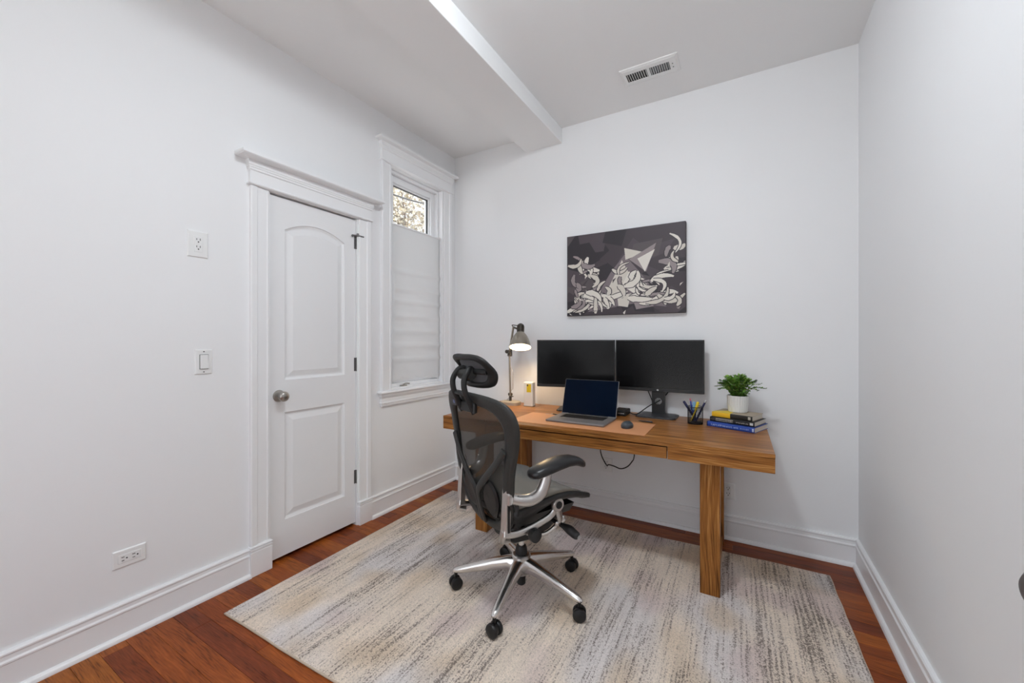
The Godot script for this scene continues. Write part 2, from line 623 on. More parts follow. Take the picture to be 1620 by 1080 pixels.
	rm.heightmap_texture = tex(ri[1])
	rm.heightmap_scale = 0.25
	rm.metallic_specular = 0.1
	mat("rug_edge", rgb8(196, 178, 158), 0.95)
	var art := textured("art_print", art_image(), 0.5)
	art.texture_repeat = false
	mat("canvas_edge", rgb8(52, 45, 48), 0.7)

# ---------------------------------------------------------------- the room
const DZ0 := 1.043     # door opening in the left wall
const DZ1 := 1.607
const DTOP := 2.03
const WZ0 := 0.165     # window opening in the left wall
const WZ1 := 0.752
const WY0 := 0.866
const WY1 := 2.502
const RZ0 := 1.965     # doorway in the right wall, outside the frame
const RZ1 := 2.775
const FX0 := 0.55     # glazed patio door behind the viewer
const FX1 := 2.4
const FY0 := 0.04
const FY1 := 2.6
const BEAM0 := 0.715
const BEAM1 := 1.025
const BEAM_Y := 2.7217

func build_room() -> void:
	# left wall in pieces round the window; behind the door a shallow recess
	var st := begin()
	var t := -0.17
	add_bx(st, Vector3(t, -0.02, -0.17), Vector3(0, H, WZ0))
	add_bx(st, Vector3(t, -0.02, WZ0), Vector3(0, WY0, WZ1))
	add_bx(st, Vector3(t, WY1, WZ0), Vector3(0, H, WZ1))
	add_bx(st, Vector3(t, -0.02, WZ1), Vector3(0, H, DZ0 - 0.012))
	add_bx(st, Vector3(t, DTOP + 0.006, DZ0 - 0.012), Vector3(0, H, DZ1 + 0.012))
	add_bx(st, Vector3(t, -0.02, DZ0 - 0.012), Vector3(-0.12, DTOP + 0.006, DZ1 + 0.012))
	add_bx(st, Vector3(t, -0.02, DZ1 + 0.012), Vector3(0, H, ZF + 0.15))
	struct("wall_left", st, M.wall_paint, "white painted wall with the narrow door and the tall window", "wall")
	struct("wall_back", bx(Vector3(0, -0.02, -0.17), Vector3(W, H, 0)), M.wall_paint, "plain white wall behind the desk and the monitors", "wall")
	st = begin()
	add_bx(st, Vector3(W, -0.02, -0.17), Vector3(W + 0.17, H, RZ0))
	add_bx(st, Vector3(W, DTOP + 0.02, RZ0), Vector3(W + 0.17, H, RZ1))
	add_bx(st, Vector3(W + 0.14, -0.02, RZ0), Vector3(W + 0.17, DTOP + 0.02, RZ1))
	add_bx(st, Vector3(W, -0.02, RZ1), Vector3(W + 0.17, H, ZF + 0.15))
	struct("wall_right", st, M.wall_paint, "bare white wall to the right of the desk", "wall")
	st = begin()
	add_bx(st, Vector3(0, -0.02, ZF), Vector3(W, FY0, ZF + 0.15))
	add_bx(st, Vector3(0, FY1, ZF), Vector3(W, H, ZF + 0.15))
	add_bx(st, Vector3(0, FY0, ZF), Vector3(FX0, FY1, ZF + 0.15))
	add_bx(st, Vector3(FX1, FY0, ZF), Vector3(W, FY1, ZF + 0.15))
	struct("wall_front", st, M.wall_paint, "white wall with a broad window behind the viewer", "wall")
	st = begin()
	add_bx(st, Vector3(-0.17, H, -0.17), Vector3(W + 0.17, H + 0.15, ZF + 0.15))
	var ceil := struct("ceiling", st, M.ceiling_paint, "smooth white ceiling crossed by one boxed beam", "ceiling")
	obj("beam", bx(Vector3(BEAM0, BEAM_Y, 0.0), Vector3(BEAM1, H + 0.001, ZF), 0.003), M.ceiling_paint, ceil)

	# floor: planks across the room, laid on a subfloor
	var fl := struct("floor", bx(Vector3(-0.17, -0.06, -0.17), Vector3(W + 0.17, -0.012, ZF + 0.15)), M.slot, "red-brown hardwood plank floor under the rug", "floor")
	var rng := RandomNumberGenerator.new()
	rng.seed = 4
	var pw := 0.0786
	var row := 0
	var z := 0.0
	obj("floor_rear", bx(Vector3(0, -0.012, pw * 37), Vector3(W, 0, ZF + 0.04)), M.plank_1, fl)   # behind the viewer
	while row < 37:
		var z1 := z + pw
		var x := -rng.randf_range(0.0, 0.7)
		while x < W:
			var x1 := minf(x + rng.randf_range(0.45, 1.25), W)
			if W - x1 < 0.18: x1 = W
			var a := maxf(x, -0.1 if z > DZ0 - 0.05 and z1 < DZ1 + 0.05 else 0.0)
			var hidden := z > 0.36 and z1 < 1.86 and a > 0.24 and x1 < 2.55
			if x1 - a > 0.05 and not hidden:
				st = begin()
				var c := Vector3((a + x1) / 2, -0.006, (z + z1) / 2)
				box(st, c, Vector3(x1 - a - 0.0008, 0.012, z1 - z - 0.0008), 0.0007, Transform3D(Basis.IDENTITY, Vector3.ZERO), 0)
				obj("plank", st, M["plank_%d" % (rng.randi() % 8)], fl)
			x = x1
		z = z1
		row += 1

	# baseboards with a quarter-round shoe
	var prof := [Vector2(0, 0), Vector2(0.0145, 0), Vector2(0.0145, 0.104), Vector2(0.018, 0.108), Vector2(0.018, 0.114), Vector2(0.0135, 0.120), Vector2(0.0125, 0.134), Vector2(0.0165, 0.138), Vector2(0.0165, 0.144), Vector2(0.012, 0.150), Vector2(0, 0.150)]
	var shoe := [Vector2(0.0145, 0), Vector2(0.031, 0), Vector2(0.0305, 0.006), Vector2(0.028, 0.013), Vector2(0.0225, 0.019), Vector2(0.0145, 0.021)]
	var runs := [
		["baseboard_left", Vector3(0, 0, 0), Vector3(0, 0, 0.94), Vector3.RIGHT, 1.0, 0.0, "white moulded baseboard on the left wall below the window"],
		["baseboard_left", Vector3(0, 0, 1.712), Vector3(0, 0, ZF), Vector3.RIGHT, 0.0, -1.0, "white moulded baseboard on the left wall before the door"],
		["baseboard_back", Vector3(0, 0, 0), Vector3(W, 0, 0), Vector3.BACK, 1.0, -1.0, "white moulded baseboard along the wall behind the desk"],
		["baseboard_right", Vector3(W, 0, 0), Vector3(W, 0, 1.87), Vector3.LEFT, 1.0, 0.0, "white moulded baseboard along the right wall"],
	]
	for r in runs:
		st = begin()
		prism(st, prof, r[1], r[2], r[3], Vector3.UP, r[4], r[5])
		var b := struct(r[0], st, M.trim_paint, r[6], "baseboard")
		st = begin()
		prism(st, shoe, r[1], r[2], r[3], Vector3.UP, r[4], r[5])
		obj("shoe_moulding", st, M.trim_paint, b)

func casing(st: SurfaceTool, z_in: float, z_out: float, y0: float, y1: float) -> void:
	# an upright casing board with a stepped face; z_in is the side at the opening
	var w := absf(z_out - z_in)
	var s := signf(z_out - z_in)
	var poly := [Vector2(0, 0), Vector2(0, 0.012), Vector2(w * 0.1, 0.015), Vector2(w * 0.14, 0.012), Vector2(w * 0.62, 0.015), Vector2(w * 0.68, 0.021), Vector2(w * 0.95, 0.023), Vector2(w, 0.020), Vector2(w, 0)]
	prism(st, poly, Vector3(0, y0, z_in), Vector3(0, y1, z_in), Vector3(0, 0, s), Vector3.RIGHT)

func head_trim(st: SurfaceTool, z0: float, z1: float, y0: float, y1: float, cap: float) -> void:
	# bead, frieze and crown over a door or window
	crown(st, [Vector2(0.020, y0), Vector2(0.030, y0 + 0.003), Vector2(0.032, y0 + 0.008), Vector2(0.026, y0 + 0.014)], z0, z1, 0.022)
	crown(st, [Vector2(0.021, y0 + 0.014), Vector2(0.021, y1 - 0.075), Vector2(0.027, y1 - 0.071), Vector2(0.027, y1 - 0.062), Vector2(0.030, y1 - 0.059), Vector2(0.030, y1 - 0.052), Vector2(0.033, y1 - 0.048), Vector2(0.034, y1 - 0.024), Vector2(cap - 0.006, y1 - 0.019), Vector2(cap, y1 - 0.014), Vector2(cap, y1)], z0, z1, 0.022)

func build_door() -> void:
	var d := Node3D.new()
	d.name = numbered("door_1")
	add_child(d)
	d.position.x = -0.010
	tag(d, "narrow white two-panel door with an arched upper panel", "door", "", "structure")
	# slab with two sunk panels, drawn as a relief: rail field at x = 0, groove -0.011, raised field -0.004
	var z0 := DZ0 + 0.002
	var z1 := DZ1 - 0.003
	var y0 := 0.021
	var y1 := DTOP - 0.008
	var st := begin()
	add_bx(st, Vector3(-0.038, y0, z0), Vector3(-0.012, y1, z1))
	var pz0 := 1.128
	var pz1 := 1.519
	var arch := func(inset: float) -> Array:      # upper panel outline, z then y
		var out := []
		var b := 1.003 + inset
		out.append(Vector2(pz0 + inset, b)); out.append(Vector2(pz1 - inset, b))
		var n := 18
		for i in n + 1:
			var zz := lerpf(pz1 - inset, pz0 + inset, i / float(n))
			var s := (zz - (pz0 + pz1) / 2) / ((pz1 - pz0) / 2)
			out.append(Vector2(zz, 1.848 + 0.058 * (1.0 - s * s) - inset * (1.0 + 0.12 * (1 - s * s))))
		return out
	var rect := func(inset: float) -> Array:
		return [Vector2(pz0 + inset, 0.219 + inset), Vector2(pz1 - inset, 0.219 + inset), Vector2(pz1 - inset, 0.822 - inset), Vector2(pz0 + inset, 0.822 - inset)]
	# the face: stiles and rails as a sheet with holes, built from strips
	var up: Array = arch.call(0.0)
	face(st, [Vector3(0, y0, z0), Vector3(0, y0, pz0), Vector3(0, y1, pz0), Vector3(0, y1, z0)], Vector3.RIGHT)
	face(st, [Vector3(0, y0, pz1), Vector3(0, y0, z1), Vector3(0, y1, z1), Vector3(0, y1, pz1)], Vector3.RIGHT)
	face(st, [Vector3(0, y0, pz0), Vector3(0, y0, pz1), Vector3(0, 0.219, pz1), Vector3(0, 0.219, pz0)], Vector3.RIGHT)
	face(st, [Vector3(0, 0.822, pz0), Vector3(0, 0.822, pz1), Vector3(0, 1.003, pz1), Vector3(0, 1.003, pz0)], Vector3.RIGHT)
	for i in range(2, up.size() - 1):
		face(st, [Vector3(0, up[i].y, up[i].x), Vector3(0, y1, up[i].x), Vector3(0, y1, up[i + 1].x), Vector3(0, up[i + 1].y, up[i + 1].x)], Vector3.RIGHT)
	for e in [[z0, -1.0], [z1, 1.0]]:
		face(st, [Vector3(0, y0, e[0]), Vector3(-0.038, y0, e[0]), Vector3(-0.038, y1, e[0]), Vector3(0, y1, e[0])], Vector3(0, 0, e[1]))
	face(st, [Vector3(0, y0, z0), Vector3(-0.038, y0, z0), Vector3(-0.038, y0, z1), Vector3(0, y0, z1)], Vector3.DOWN)
	face(st, [Vector3(0, y1, z0), Vector3(-0.038, y1, z0), Vector3(-0.038, y1, z1), Vector3(0, y1, z1)], Vector3.UP)
	obj("slab", st, M.door_paint, d)
	for f in [arch, rect]:
		st = begin()
		var steps := [[0.0, 0.0], [0.002, -0.006], [0.013, -0.0115], [0.02, -0.0115], [0.05, -0.003]]
		for k in steps.size() - 1:
			var a: Array = f.call(steps[k][0])
			var b: Array = f.call(steps[k + 1][0])
			for i in a.size():
				var j := (i + 1) % a.size()
				var pts := [Vector3(steps[k][1], a[i].y, a[i].x), Vector3(steps[k][1], a[j].y, a[j].x), Vector3(steps[k + 1][1], b[j].y, b[j].x), Vector3(steps[k + 1][1], b[i].y, b[i].x)]
				face(st, pts, Vector3.RIGHT)
		var flat: Array = f.call(0.05)
		var c := Vector2()
		for p in flat: c += p / flat.size()
		for i in flat.size():
			var j := (i + 1) % flat.size()
			face(st, [Vector3(-0.003, c.y, c.x), Vector3(-0.003, flat[i].y, flat[i].x), Vector3(-0.003, flat[j].y, flat[j].x)], Vector3.RIGHT)
		obj("panel", st, M.door_paint, d)
	# knob on its rose
	knob(d, Vector3(0, 0.918, 1.552), Basis(Vector3.BACK, -PI / 2))
	# hinges on the far stile, the top one with a pin stop
	for y in [1.875, 1.066, 0.322]:
		st = begin()
		lathe(st, [Vector2(0.0, 0.045), Vector2(0.006, 0.045), Vector2(0.0065, -0.045), Vector2(0.0, -0.045)], 10, Transform3D(Basis.IDENTITY, Vector3(0.006, y, DZ0 - 0.004)))
		box(st, Vector3(0.001, y, DZ0 + 0.006), Vector3(0.003, 0.088, 0.016), 0.0005)
		obj("hinge", st, M.hinge_metal, d)
	st = begin()
	tube(st, [Vector3(0.012, 1.915, DZ0 + 0.03), Vector3(0.02, 1.918, DZ0 - 0.002), Vector3(0.024, 1.918, DZ0 - 0.045)], 0.005, 8)
	lathe(st, [Vector2(0, 0), Vector2(0.011, 0.001), Vector2(0.011, 0.01), Vector2(0, 0.012)], 12, Transform3D(Basis(Vector3.BACK, -PI / 2), Vector3(0.008, 1.913, DZ0 - 0.047)))
	lathe(st, [Vector2(0, 0), Vector2(0.008, 0.001), Vector2(0.008, 0.008), Vector2(0, 0.01)], 12, Transform3D(Basis(Vector3.BACK, -PI / 2), Vector3(0.006, 1.913, DZ0 + 0.032)))
	lathe(st, [Vector2(0, 0.012), Vector2(0.008, 0.01), Vector2(0.008, -0.006), Vector2(0, -0.008)], 12, Transform3D(Basis.IDENTITY, Vector3(0.018, 1.922, DZ0 - 0.002)))
	obj("pin_stop", st, M.hinge_metal, d)

	# trim round the door
	st = begin()
	casing(st, DZ1 + 0.008, 1.712, 0.15, DTOP)
	casing(st, DZ0 - 0.008, 0.940, 0.15, DTOP)
	# jamb edges showing between slab and casing
	add_bx(st, Vector3(-0.05, 0, DZ1), Vector3(0.004, DTOP + 0.004, DZ1 + 0.012))
	add_bx(st, Vector3(-0.05, 0, DZ0 - 0.012), Vector3(0.004, DTOP + 0.004, DZ0))
	add_bx(st, Vector3(-0.05, DTOP, DZ0 - 0.012), Vector3(0.004, DTOP + 0.006, DZ1 + 0.012))
	var tr := struct("trim_1", st, M.trim_paint, "white moulded casing round the narrow door", "trim")
	for p in [[DZ1 - 0.001, 1.716], [0.936, DZ0 - 0.004]]:
		st = begin()
		add_bx(st, Vector3(0, 0, p[0]), Vector3(0.027, 0.126, p[1]), 0.0015)
		crown(st, [Vector2(0.023, 0.126), Vector2(0.023, 0.132), Vector2(0.029, 0.135), Vector2(0.029, 0.141), Vector2(0.023, 0.144), Vector2(0.03, 0.148), Vector2(0.03, 0.154), Vector2(0.022, 0.158)], p[0] + 0.003, p[1] - 0.003, 0.026)
		obj("plinth_block", st, M.trim_paint, tr)
	st = begin()
	head_trim(st, 0.938, 1.716, DTOP + 0.002, 2.182, 0.086)
	obj("head_cornice", st, M.trim_paint, tr)

	# the room's other door, ajar in the right wall: only its knob reaches the frame
	var e := Node3D.new()
	e.name = numbered("door_2")
	add_child(e)
	e.position = Vector3(2.742, 0, 2.731)
	e.rotation.y = atan2(-0.134, -0.702)   # local +z runs from the hinge to the latch
	tag(e, "white door standing ajar at the right edge with a dark knob", "door", "", "structure")
	st = begin()
	box(st, Vector3(-0.0175, 1.015, 0.39), Vector3(0.035, 2.0, 0.776), 0.002)
	obj("slab", st, M.door_paint, e)
	for y in [[0.24, 0.82], [1.02, 1.86]]:
		st = begin()
		box(st, Vector3(0.0, (y[0] + y[1]) / 2, 0.39), Vector3(0.006, y[1] - y[0], 0.5), 0.002)
		obj("panel", st, M.door_paint, e)
	knob(e, Vector3(0, 0.903, 0.715), Basis(Vector3.BACK, -PI / 2), "hinge_metal")
	st = begin()
	add_bx(st, Vector3(W - 0.02, 0, RZ0 - 0.095), Vector3(W, DTOP + 0.11, RZ0), 0.002)
	add_bx(st, Vector3(W - 0.02, 0, RZ1 + 0.002), Vector3(W, DTOP + 0.11, RZ1 + 0.095), 0.002)
	add_bx(st, Vector3(W - 0.02, DTOP + 0.02, RZ0), Vector3(W, DTOP + 0.11, RZ1 + 0.002), 0.002)
	struct("trim_3", st, M.trim_paint, "white casing round the doorway in the right wall", "trim")

func knob(parent: Node3D, at: Vector3, turn: Basis, m := "nickel") -> void:
	var st := begin()   # local y points out of the door
	lathe(st, [Vector2(0.0, 0.0), Vector2(0.033, 0.0), Vector2(0.033, 0.003), Vector2(0.029, 0.008), Vector2(0.016, 0.011), Vector2(0.011, 0.018), Vector2(0.011, 0.032), Vector2(0.018, 0.036), Vector2(0.0255, 0.042), Vector2(0.028, 0.050), Vector2(0.0265, 0.058), Vector2(0.020, 0.064), Vector2(0.010, 0.067), Vector2(0.0, 0.068)], 28, Transform3D(turn, at))
	obj("knob", st, M[m], parent)

func build_window() -> void:
	var w := Node3D.new()
	w.name = numbered("window_1")
	add_child(w)
	tag(w, "tall narrow white window, clear only above the shade", "window", "", "structure")
	var frame := func(x0: float, x1: float, o: float, i: float, b := 0.002) -> SurfaceTool:   # a frame inset by o, its inner edge by i
		var s := begin()
		add_bx(s, Vector3(x0, WY0 + o, WZ0 + o), Vector3(x1, WY1 - o, WZ0 + i), b)
		add_bx(s, Vector3(x0, WY0 + o, WZ1 - i), Vector3(x1, WY1 - o, WZ1 - o), b)
		add_bx(s, Vector3(x0, WY1 - i, WZ0 + i), Vector3(x1, WY1 - o, WZ1 - i), b)
		add_bx(s, Vector3(x0, WY0 + o, WZ0 + i), Vector3(x1, WY0 + i, WZ1 - i), b)
		return s
	obj("jamb", frame.call(-0.168, 0.003, -0.003, 0.012), M.trim_paint, w)
	obj("stop", frame.call(-0.15, -0.035, 0.012, 0.036), M.trim_paint, w)
	var sash: Node3D = obj("sash", frame.call(-0.135, -0.062, 0.036, 0.086, 0.003), M.trim_paint, w)
	obj("glazing_bead", frame.call(-0.105, -0.074, 0.086, 0.1, 0.003), M.trim_paint, sash)
	obj("gasket", frame.call(-0.1, -0.082, 0.1, 0.104, 0.0), M.slot, sash)
	obj("pane", bx(Vector3(-0.094, WY0 + 0.09, WZ0 + 0.09), Vector3(-0.088, WY1 - 0.09, WZ1 - 0.09)), M.glass, sash)
	# casement lock on the stool
	var st := begin()
	box(st, Vector3(-0.02, WY0 + 0.016, 0.602), Vector3(0.022, 0.012, 0.06), 0.003)
	tube(st, curve([Vector3(-0.012, WY0 + 0.024, 0.617), Vector3(0.004, WY0 + 0.034, 0.6), Vector3(0.016, WY0 + 0.03, 0.575)], 4), 0.0055, 8)
	obj("crank", st, M.nickel, w)

	st = begin()
	casing(st, WZ0 - 0.004, 0.068, WY0, 2.496)
	casing(st, WZ1 + 0.004, 0.846, WY0, 2.496)
	var tr := struct("trim_2", st, M.trim_paint, "white moulded casing, sill and cornice round the tall window", "trim")
	st = begin()
	head_trim(st, 0.066, 0.848, 2.494, 2.652, 0.062)
	obj("head_cornice", st, M.trim_paint, tr)
	st = begin()
	add_bx(st, Vector3(-0.06, WY0 - 0.022, WZ0 + 0.001), Vector3(0.0, WY0 - 0.001, WZ1 - 0.001))
	crown(st, [Vector2(0.034, WY0), Vector2(0.043, WY0 - 0.004), Vector2(0.046, WY0 - 0.011), Vector2(0.043, WY0 - 0.018), Vector2(0.034, WY0 - 0.022)], 0.05, 0.862, 0.034)
	obj("sill", st, M.trim_paint, tr)
	st = begin()
	crown(st, [Vector2(0.036, WY0 - 0.022), Vector2(0.033, WY0 - 0.034), Vector2(0.024, WY0 - 0.048), Vector2(0.020, WY0 - 0.053), Vector2(0.020, WY0 - 0.078), Vector2(0.024, WY0 - 0.081), Vector2(0.024, WY0 - 0.089), Vector2(0.018, WY0 - 0.092), Vector2(0.018, WY0 - 0.105), Vector2(0.011, WY0 - 0.114)], 0.062, 0.85, 0.022)
	obj("apron", st, M.trim_paint, tr)

	# the window behind the viewer, which lends the room its even daylight
	var rear := Node3D.new()
	rear.name = numbered("window_2")
	add_child(rear)
	tag(rear, "broad white two-light patio window in the wall behind the viewer", "window", "", "structure")
	st = begin()
	var fm := (FX0 + FX1) / 2
	for q in [[FX0, FX0 + 0.06, FY0, FY1], [FX1 - 0.06, FX1, FY0, FY1], [fm - 0.03, fm + 0.03, FY0, FY1]]:
		add_bx(st, Vector3(q[0], q[2], ZF + 0.05), Vector3(q[1], q[3], ZF + 0.11), 0.003)
	for q in [[FX0 + 0.06, fm - 0.03], [fm + 0.03, FX1 - 0.06]]:
		add_bx(st, Vector3(q[0], FY0, ZF + 0.05), Vector3(q[1], FY0 + 0.06, ZF + 0.11), 0.003)
		add_bx(st, Vector3(q[0], FY1 - 0.06, ZF + 0.05), Vector3(q[1], FY1, ZF + 0.11), 0.003)
	obj("sash", st, M.trim_paint, rear)
	for q in [[FX0 + 0.06, fm - 0.03], [fm + 0.03, FX1 - 0.06]]:
		obj("pane", bx(Vector3(q[0], FY0 + 0.06, ZF + 0.077), Vector3(q[1], FY1 - 0.06, ZF + 0.083)), M.glass, rear)

	# the shade that covers all but the top pane
	var sh := thing("window_shade", "white fabric shade with soft cross folds covering the lower window", "shade")
	var rings := []
	var ny := 64
	var nz := 14
	var nn := noise(51, 1.0, 2)
	for i in ny + 1:
		var v := i / float(ny)
		var y := lerpf(2.082, 0.955, v)
		var fold := 0.0
		for f in [0.30, 0.415, 0.50, 0.60, 0.70, 0.80, 0.89]:
			fold += 0.010 * exp(-pow((v - f) / 0.012, 2.0))
		var ring := PackedVector3Array()
		for side in [1.0, -1.0]:
			for k in nz + 1:
				var u := k / float(nz)
				if side < 0: u = 1.0 - u
				var z := lerpf(WZ1 - 0.03 - 0.004 * sin(v * 21.0), WZ0 + 0.02, u)
				var yy := y
				if v > 0.9: yy -= (v - 0.9) * 10.0 * (0.02 + 0.03 * nn.get_noise_2d(u * 3.0, 4.0))
				ring.append(Vector3(-0.020 + 0.0012 * side + fold + 0.004 * nn.get_noise_2d(u * 2.5, v * 9.0) * minf(1.0, v * 4.0), yy, z))
		rings.append(ring)
	st = begin()
	loft(st, rings, true)
	obj("cloth", st, M.shade_cloth, sh)
	obj("top_rail", bx(Vector3(-0.033, 2.079, WZ0 + 0.014), Vector3(-0.012, 2.092, WZ1 - 0.014), 0.003), M.trim_paint, sh)

func wall_plate(o: Node3D, xf: Transform3D, w: float, h: float) -> void:
	var st := begin()   # local x out of the wall, y up, z along
	var rings := []
	for s in [[0.0, 0.0], [0.003, 0.0], [0.0055, 0.003], [0.006, 0.007]]:
		rings.append(PackedVector3Array([xf * Vector3(s[0], -h / 2 + s[1], -w / 2 + s[1]), xf * Vector3(s[0], h / 2 - s[1], -w / 2 + s[1]), xf * Vector3(s[0], h / 2 - s[1], w / 2 - s[1]), xf * Vector3(s[0], -h / 2 + s[1], w / 2 - s[1])]))
	loft(st, rings, true, false, [-1, -1, -1])
	obj("cover_plate", st, M.plate, o)

func receptacle(o: Node3D, xf: Transform3D, step: float) -> void:
	# duplex insert: two faces each with two slots and a round earth hole
	var st := begin()
	box(st, Vector3(0.007, 0, 0), Vector3(0.003, step * 2.0 + 0.006, 0.034), 0.001, xf)
	var body := obj("receptacle", st, M.plate, o)
	for s in [-1.0, 1.0]:
		st = begin()
		box(st, Vector3(0.0088, s * step / 2 + 0.005, -0.007), Vector3(0.0012, 0.010, 0.0024), 0.0, xf)
		box(st, Vector3(0.0088, s * step / 2 + 0.005, 0.007), Vector3(0.0012, 0.008, 0.0024), 0.0, xf)
		lathe(st, [Vector2(0.0, 0.0), Vector2(0.0028, 0.0), Vector2(0.0028, 0.0012), Vector2(0.0, 0.0012)], 10, xf * Transform3D(Basis(Vector3.BACK, -PI / 2), Vector3(0.0084, s * step / 2 - 0.007, 0)))
		obj("socket", st, M.slot, body)

func build_wall_fittings() -> void:
	var o := thing("power_outlet", "white upright power outlet high on the left wall beside the door", "outlet", Vector3(0, 1.678, 1.937), 0.0, "white power outlets on the walls")
	wall_plate(o, Transform3D.IDENTITY, 0.082, 0.123)
	receptacle(o, Transform3D.IDENTITY, 0.034)
	var s := thing("light_switch", "white rocker light switch on the left wall beside the door casing", "switch", Vector3(0, 1.125, 1.914))
	wall_plate(s, Transform3D.IDENTITY, 0.07, 0.117)
	var st := begin()
	box(st, Vector3(0.0065, 0, 0), Vector3(0.003, 0.069, 0.036), 0.0, Transform3D.IDENTITY)
	obj("rocker_bezel", st, M.slot, s)
	st = begin()
	box(st, Vector3(0, 0, 0), Vector3(0.007, 0.066, 0.033), 0.001, Transform3D(Basis(Vector3.BACK, 0.05), Vector3(0.0085, 0, 0)))
	obj("rocker", st, M.plate, s)
	for y in [-0.048, 0.048]:
		st = begin()
		lathe(st, [Vector2(0, 0), Vector2(0.0035, 0), Vector2(0.003, 0.0016), Vector2(0, 0.002)], 10, Transform3D(Basis(Vector3.BACK, -PI / 2), Vector3(0.0055, y, 0)))
		obj("screw", st, M.hinge_metal, s)
	var low := thing("power_outlet", "white power outlet set sideways low on the left wall above the baseboard", "outlet", Vector3(0, 0.326, 2.179), 0.0, "white power outlets on the walls")
	var side := Transform3D(Basis(Vector3.RIGHT, PI / 2), Vector3.ZERO)
	wall_plate(low, Transform3D.IDENTITY, 0.106, 0.072)
	receptacle(low, side, 0.034)
	for q in [[Vector3(1.368, 0.336, 0), 0.085, 0.1, "pale power outlet on the back wall under the desk, behind the hanging cable"], [Vector3(2.137, 0.292, 0), 0.075, 0.1, "pale power outlet on the back wall beside the right desk leg"]]:
		var b := thing("power_outlet", q[3], "outlet", q[0], -PI / 2, "white power outlets on the walls")
		wall_plate(b, Transform3D.IDENTITY, q[1], q[2])
		receptacle(b, Transform3D.IDENTITY, 0.034)
	# ceiling register
	var v := thing("air_vent", "white metal air vent with two banks of slots on the ceiling", "vent", Vector3(1.736, H, 0.345))
	st = begin()
	var rings := []
	for q in [[0.0, 0.0], [-0.004, 0.002], [-0.009, 0.016]]:
		var hx: float = 0.163 - q[1]
		var hz: float = 0.084 - q[1]
		rings.append(PackedVector3Array([Vector3(-hx, q[0], -hz), Vector3(hx, q[0], -hz), Vector3(hx, q[0], hz), Vector3(-hx, q[0], hz)]))
	loft(st, rings, false, false, [-1, -1])
	var bank := [[-0.134, -0.014], [0.002, 0.112]]
	var y0 := -0.009
	var zs := [-0.068, -0.04, 0.037, 0.068]
	for q in [[-0.147, 0.147, zs[0], zs[1]], [-0.147, 0.147, zs[2], zs[3]], [-0.147, bank[0][0], zs[1], zs[2]], [bank[0][1], bank[1][0], zs[1], zs[2]], [bank[1][1], 0.147, zs[1], zs[2]]]:
		box(st, Vector3((q[0] + q[1]) / 2, y0, (q[2] + q[3]) / 2), Vector3(q[1] - q[0], 0.002, q[3] - q[2]))
	obj("face_plate", st, M.plate, v)
	obj("duct", bx(Vector3(-0.14, -0.0015, -0.06), Vector3(0.14, 0.0, 0.06)), M.slot, v)
	for k in bank.size():
		for i in 9:
			st = begin()
			var x: float = lerpf(bank[k][0], bank[k][1], (i + 0.5) / 9.0)
			box(st, Vector3.ZERO, Vector3(0.0012, 0.0095, 0.077), 0.0, Transform3D(Basis(Vector3.BACK, 0.75 if k == 0 else -0.4), Vector3(x, -0.0055, -0.0015)))
			obj("louvre", st, M.plate, v)
	for z in [-0.02, 0.012]:
		st = begin()
		lathe(st, [Vector2(0, 0), Vector2(0.004, 0), Vector2(0.003, -0.003), Vector2(0, -0.003)], 8, Transform3D(Basis.IDENTITY, Vector3(0.129, -0.0095, z)))
		obj("screw", st, M.hinge_metal, v)
	# the lamp on the ceiling, just above the frame
	var c := thing("ceiling_light", "round flush ceiling light with a white diffuser beside the beam", "light", LAMP)
	st = begin()
	lathe(st, [Vector2(0.0, 0.0), Vector2(0.165, 0.0), Vector2(0.168, -0.012), Vector2(0.160, -0.018), Vector2(0.0, -0.018)], 48)
	obj("base_ring", st, M.plate, c)
	st = begin()
	lathe(st, [Vector2(0.156, -0.018), Vector2(0.154, -0.03), Vector2(0.135, -0.05), Vector2(0.09, -0.064), Vector2(0.04, -0.069), Vector2(0.0, -0.07)], 48)
	obj("diffuser", st, M.diffuser, c)
	var l := OmniLight3D.new()
	l.name = "ceiling_lamp"
	l.light_color = Color(0.935, 0.972, 1.0)
	l.light_energy = LAMP_ENERGY
	l.light_size = 0.1
	l.omni_range = 12.0
	l.omni_attenuation = 2.0
	l.shadow_enabled = true
	l.position = Vector3(0, -0.045, 0)
	c.add_child(l)
	var p := AreaLight3D.new()      # the wide flat face of the diffuser throws most light downwards
	p.name = "diffuser_light"
	p.light_color = l.light_color
	p.light_energy = PANEL_ENERGY
	p.area_size = Vector2(0.24, 0.24)
	p.area_range = 12.0
	p.area_attenuation = 2.0
	p.shadow_enabled = true
	p.position = Vector3(0, -0.074, 0)
	p.rotation.x = -PI / 2
	c.add_child(p)

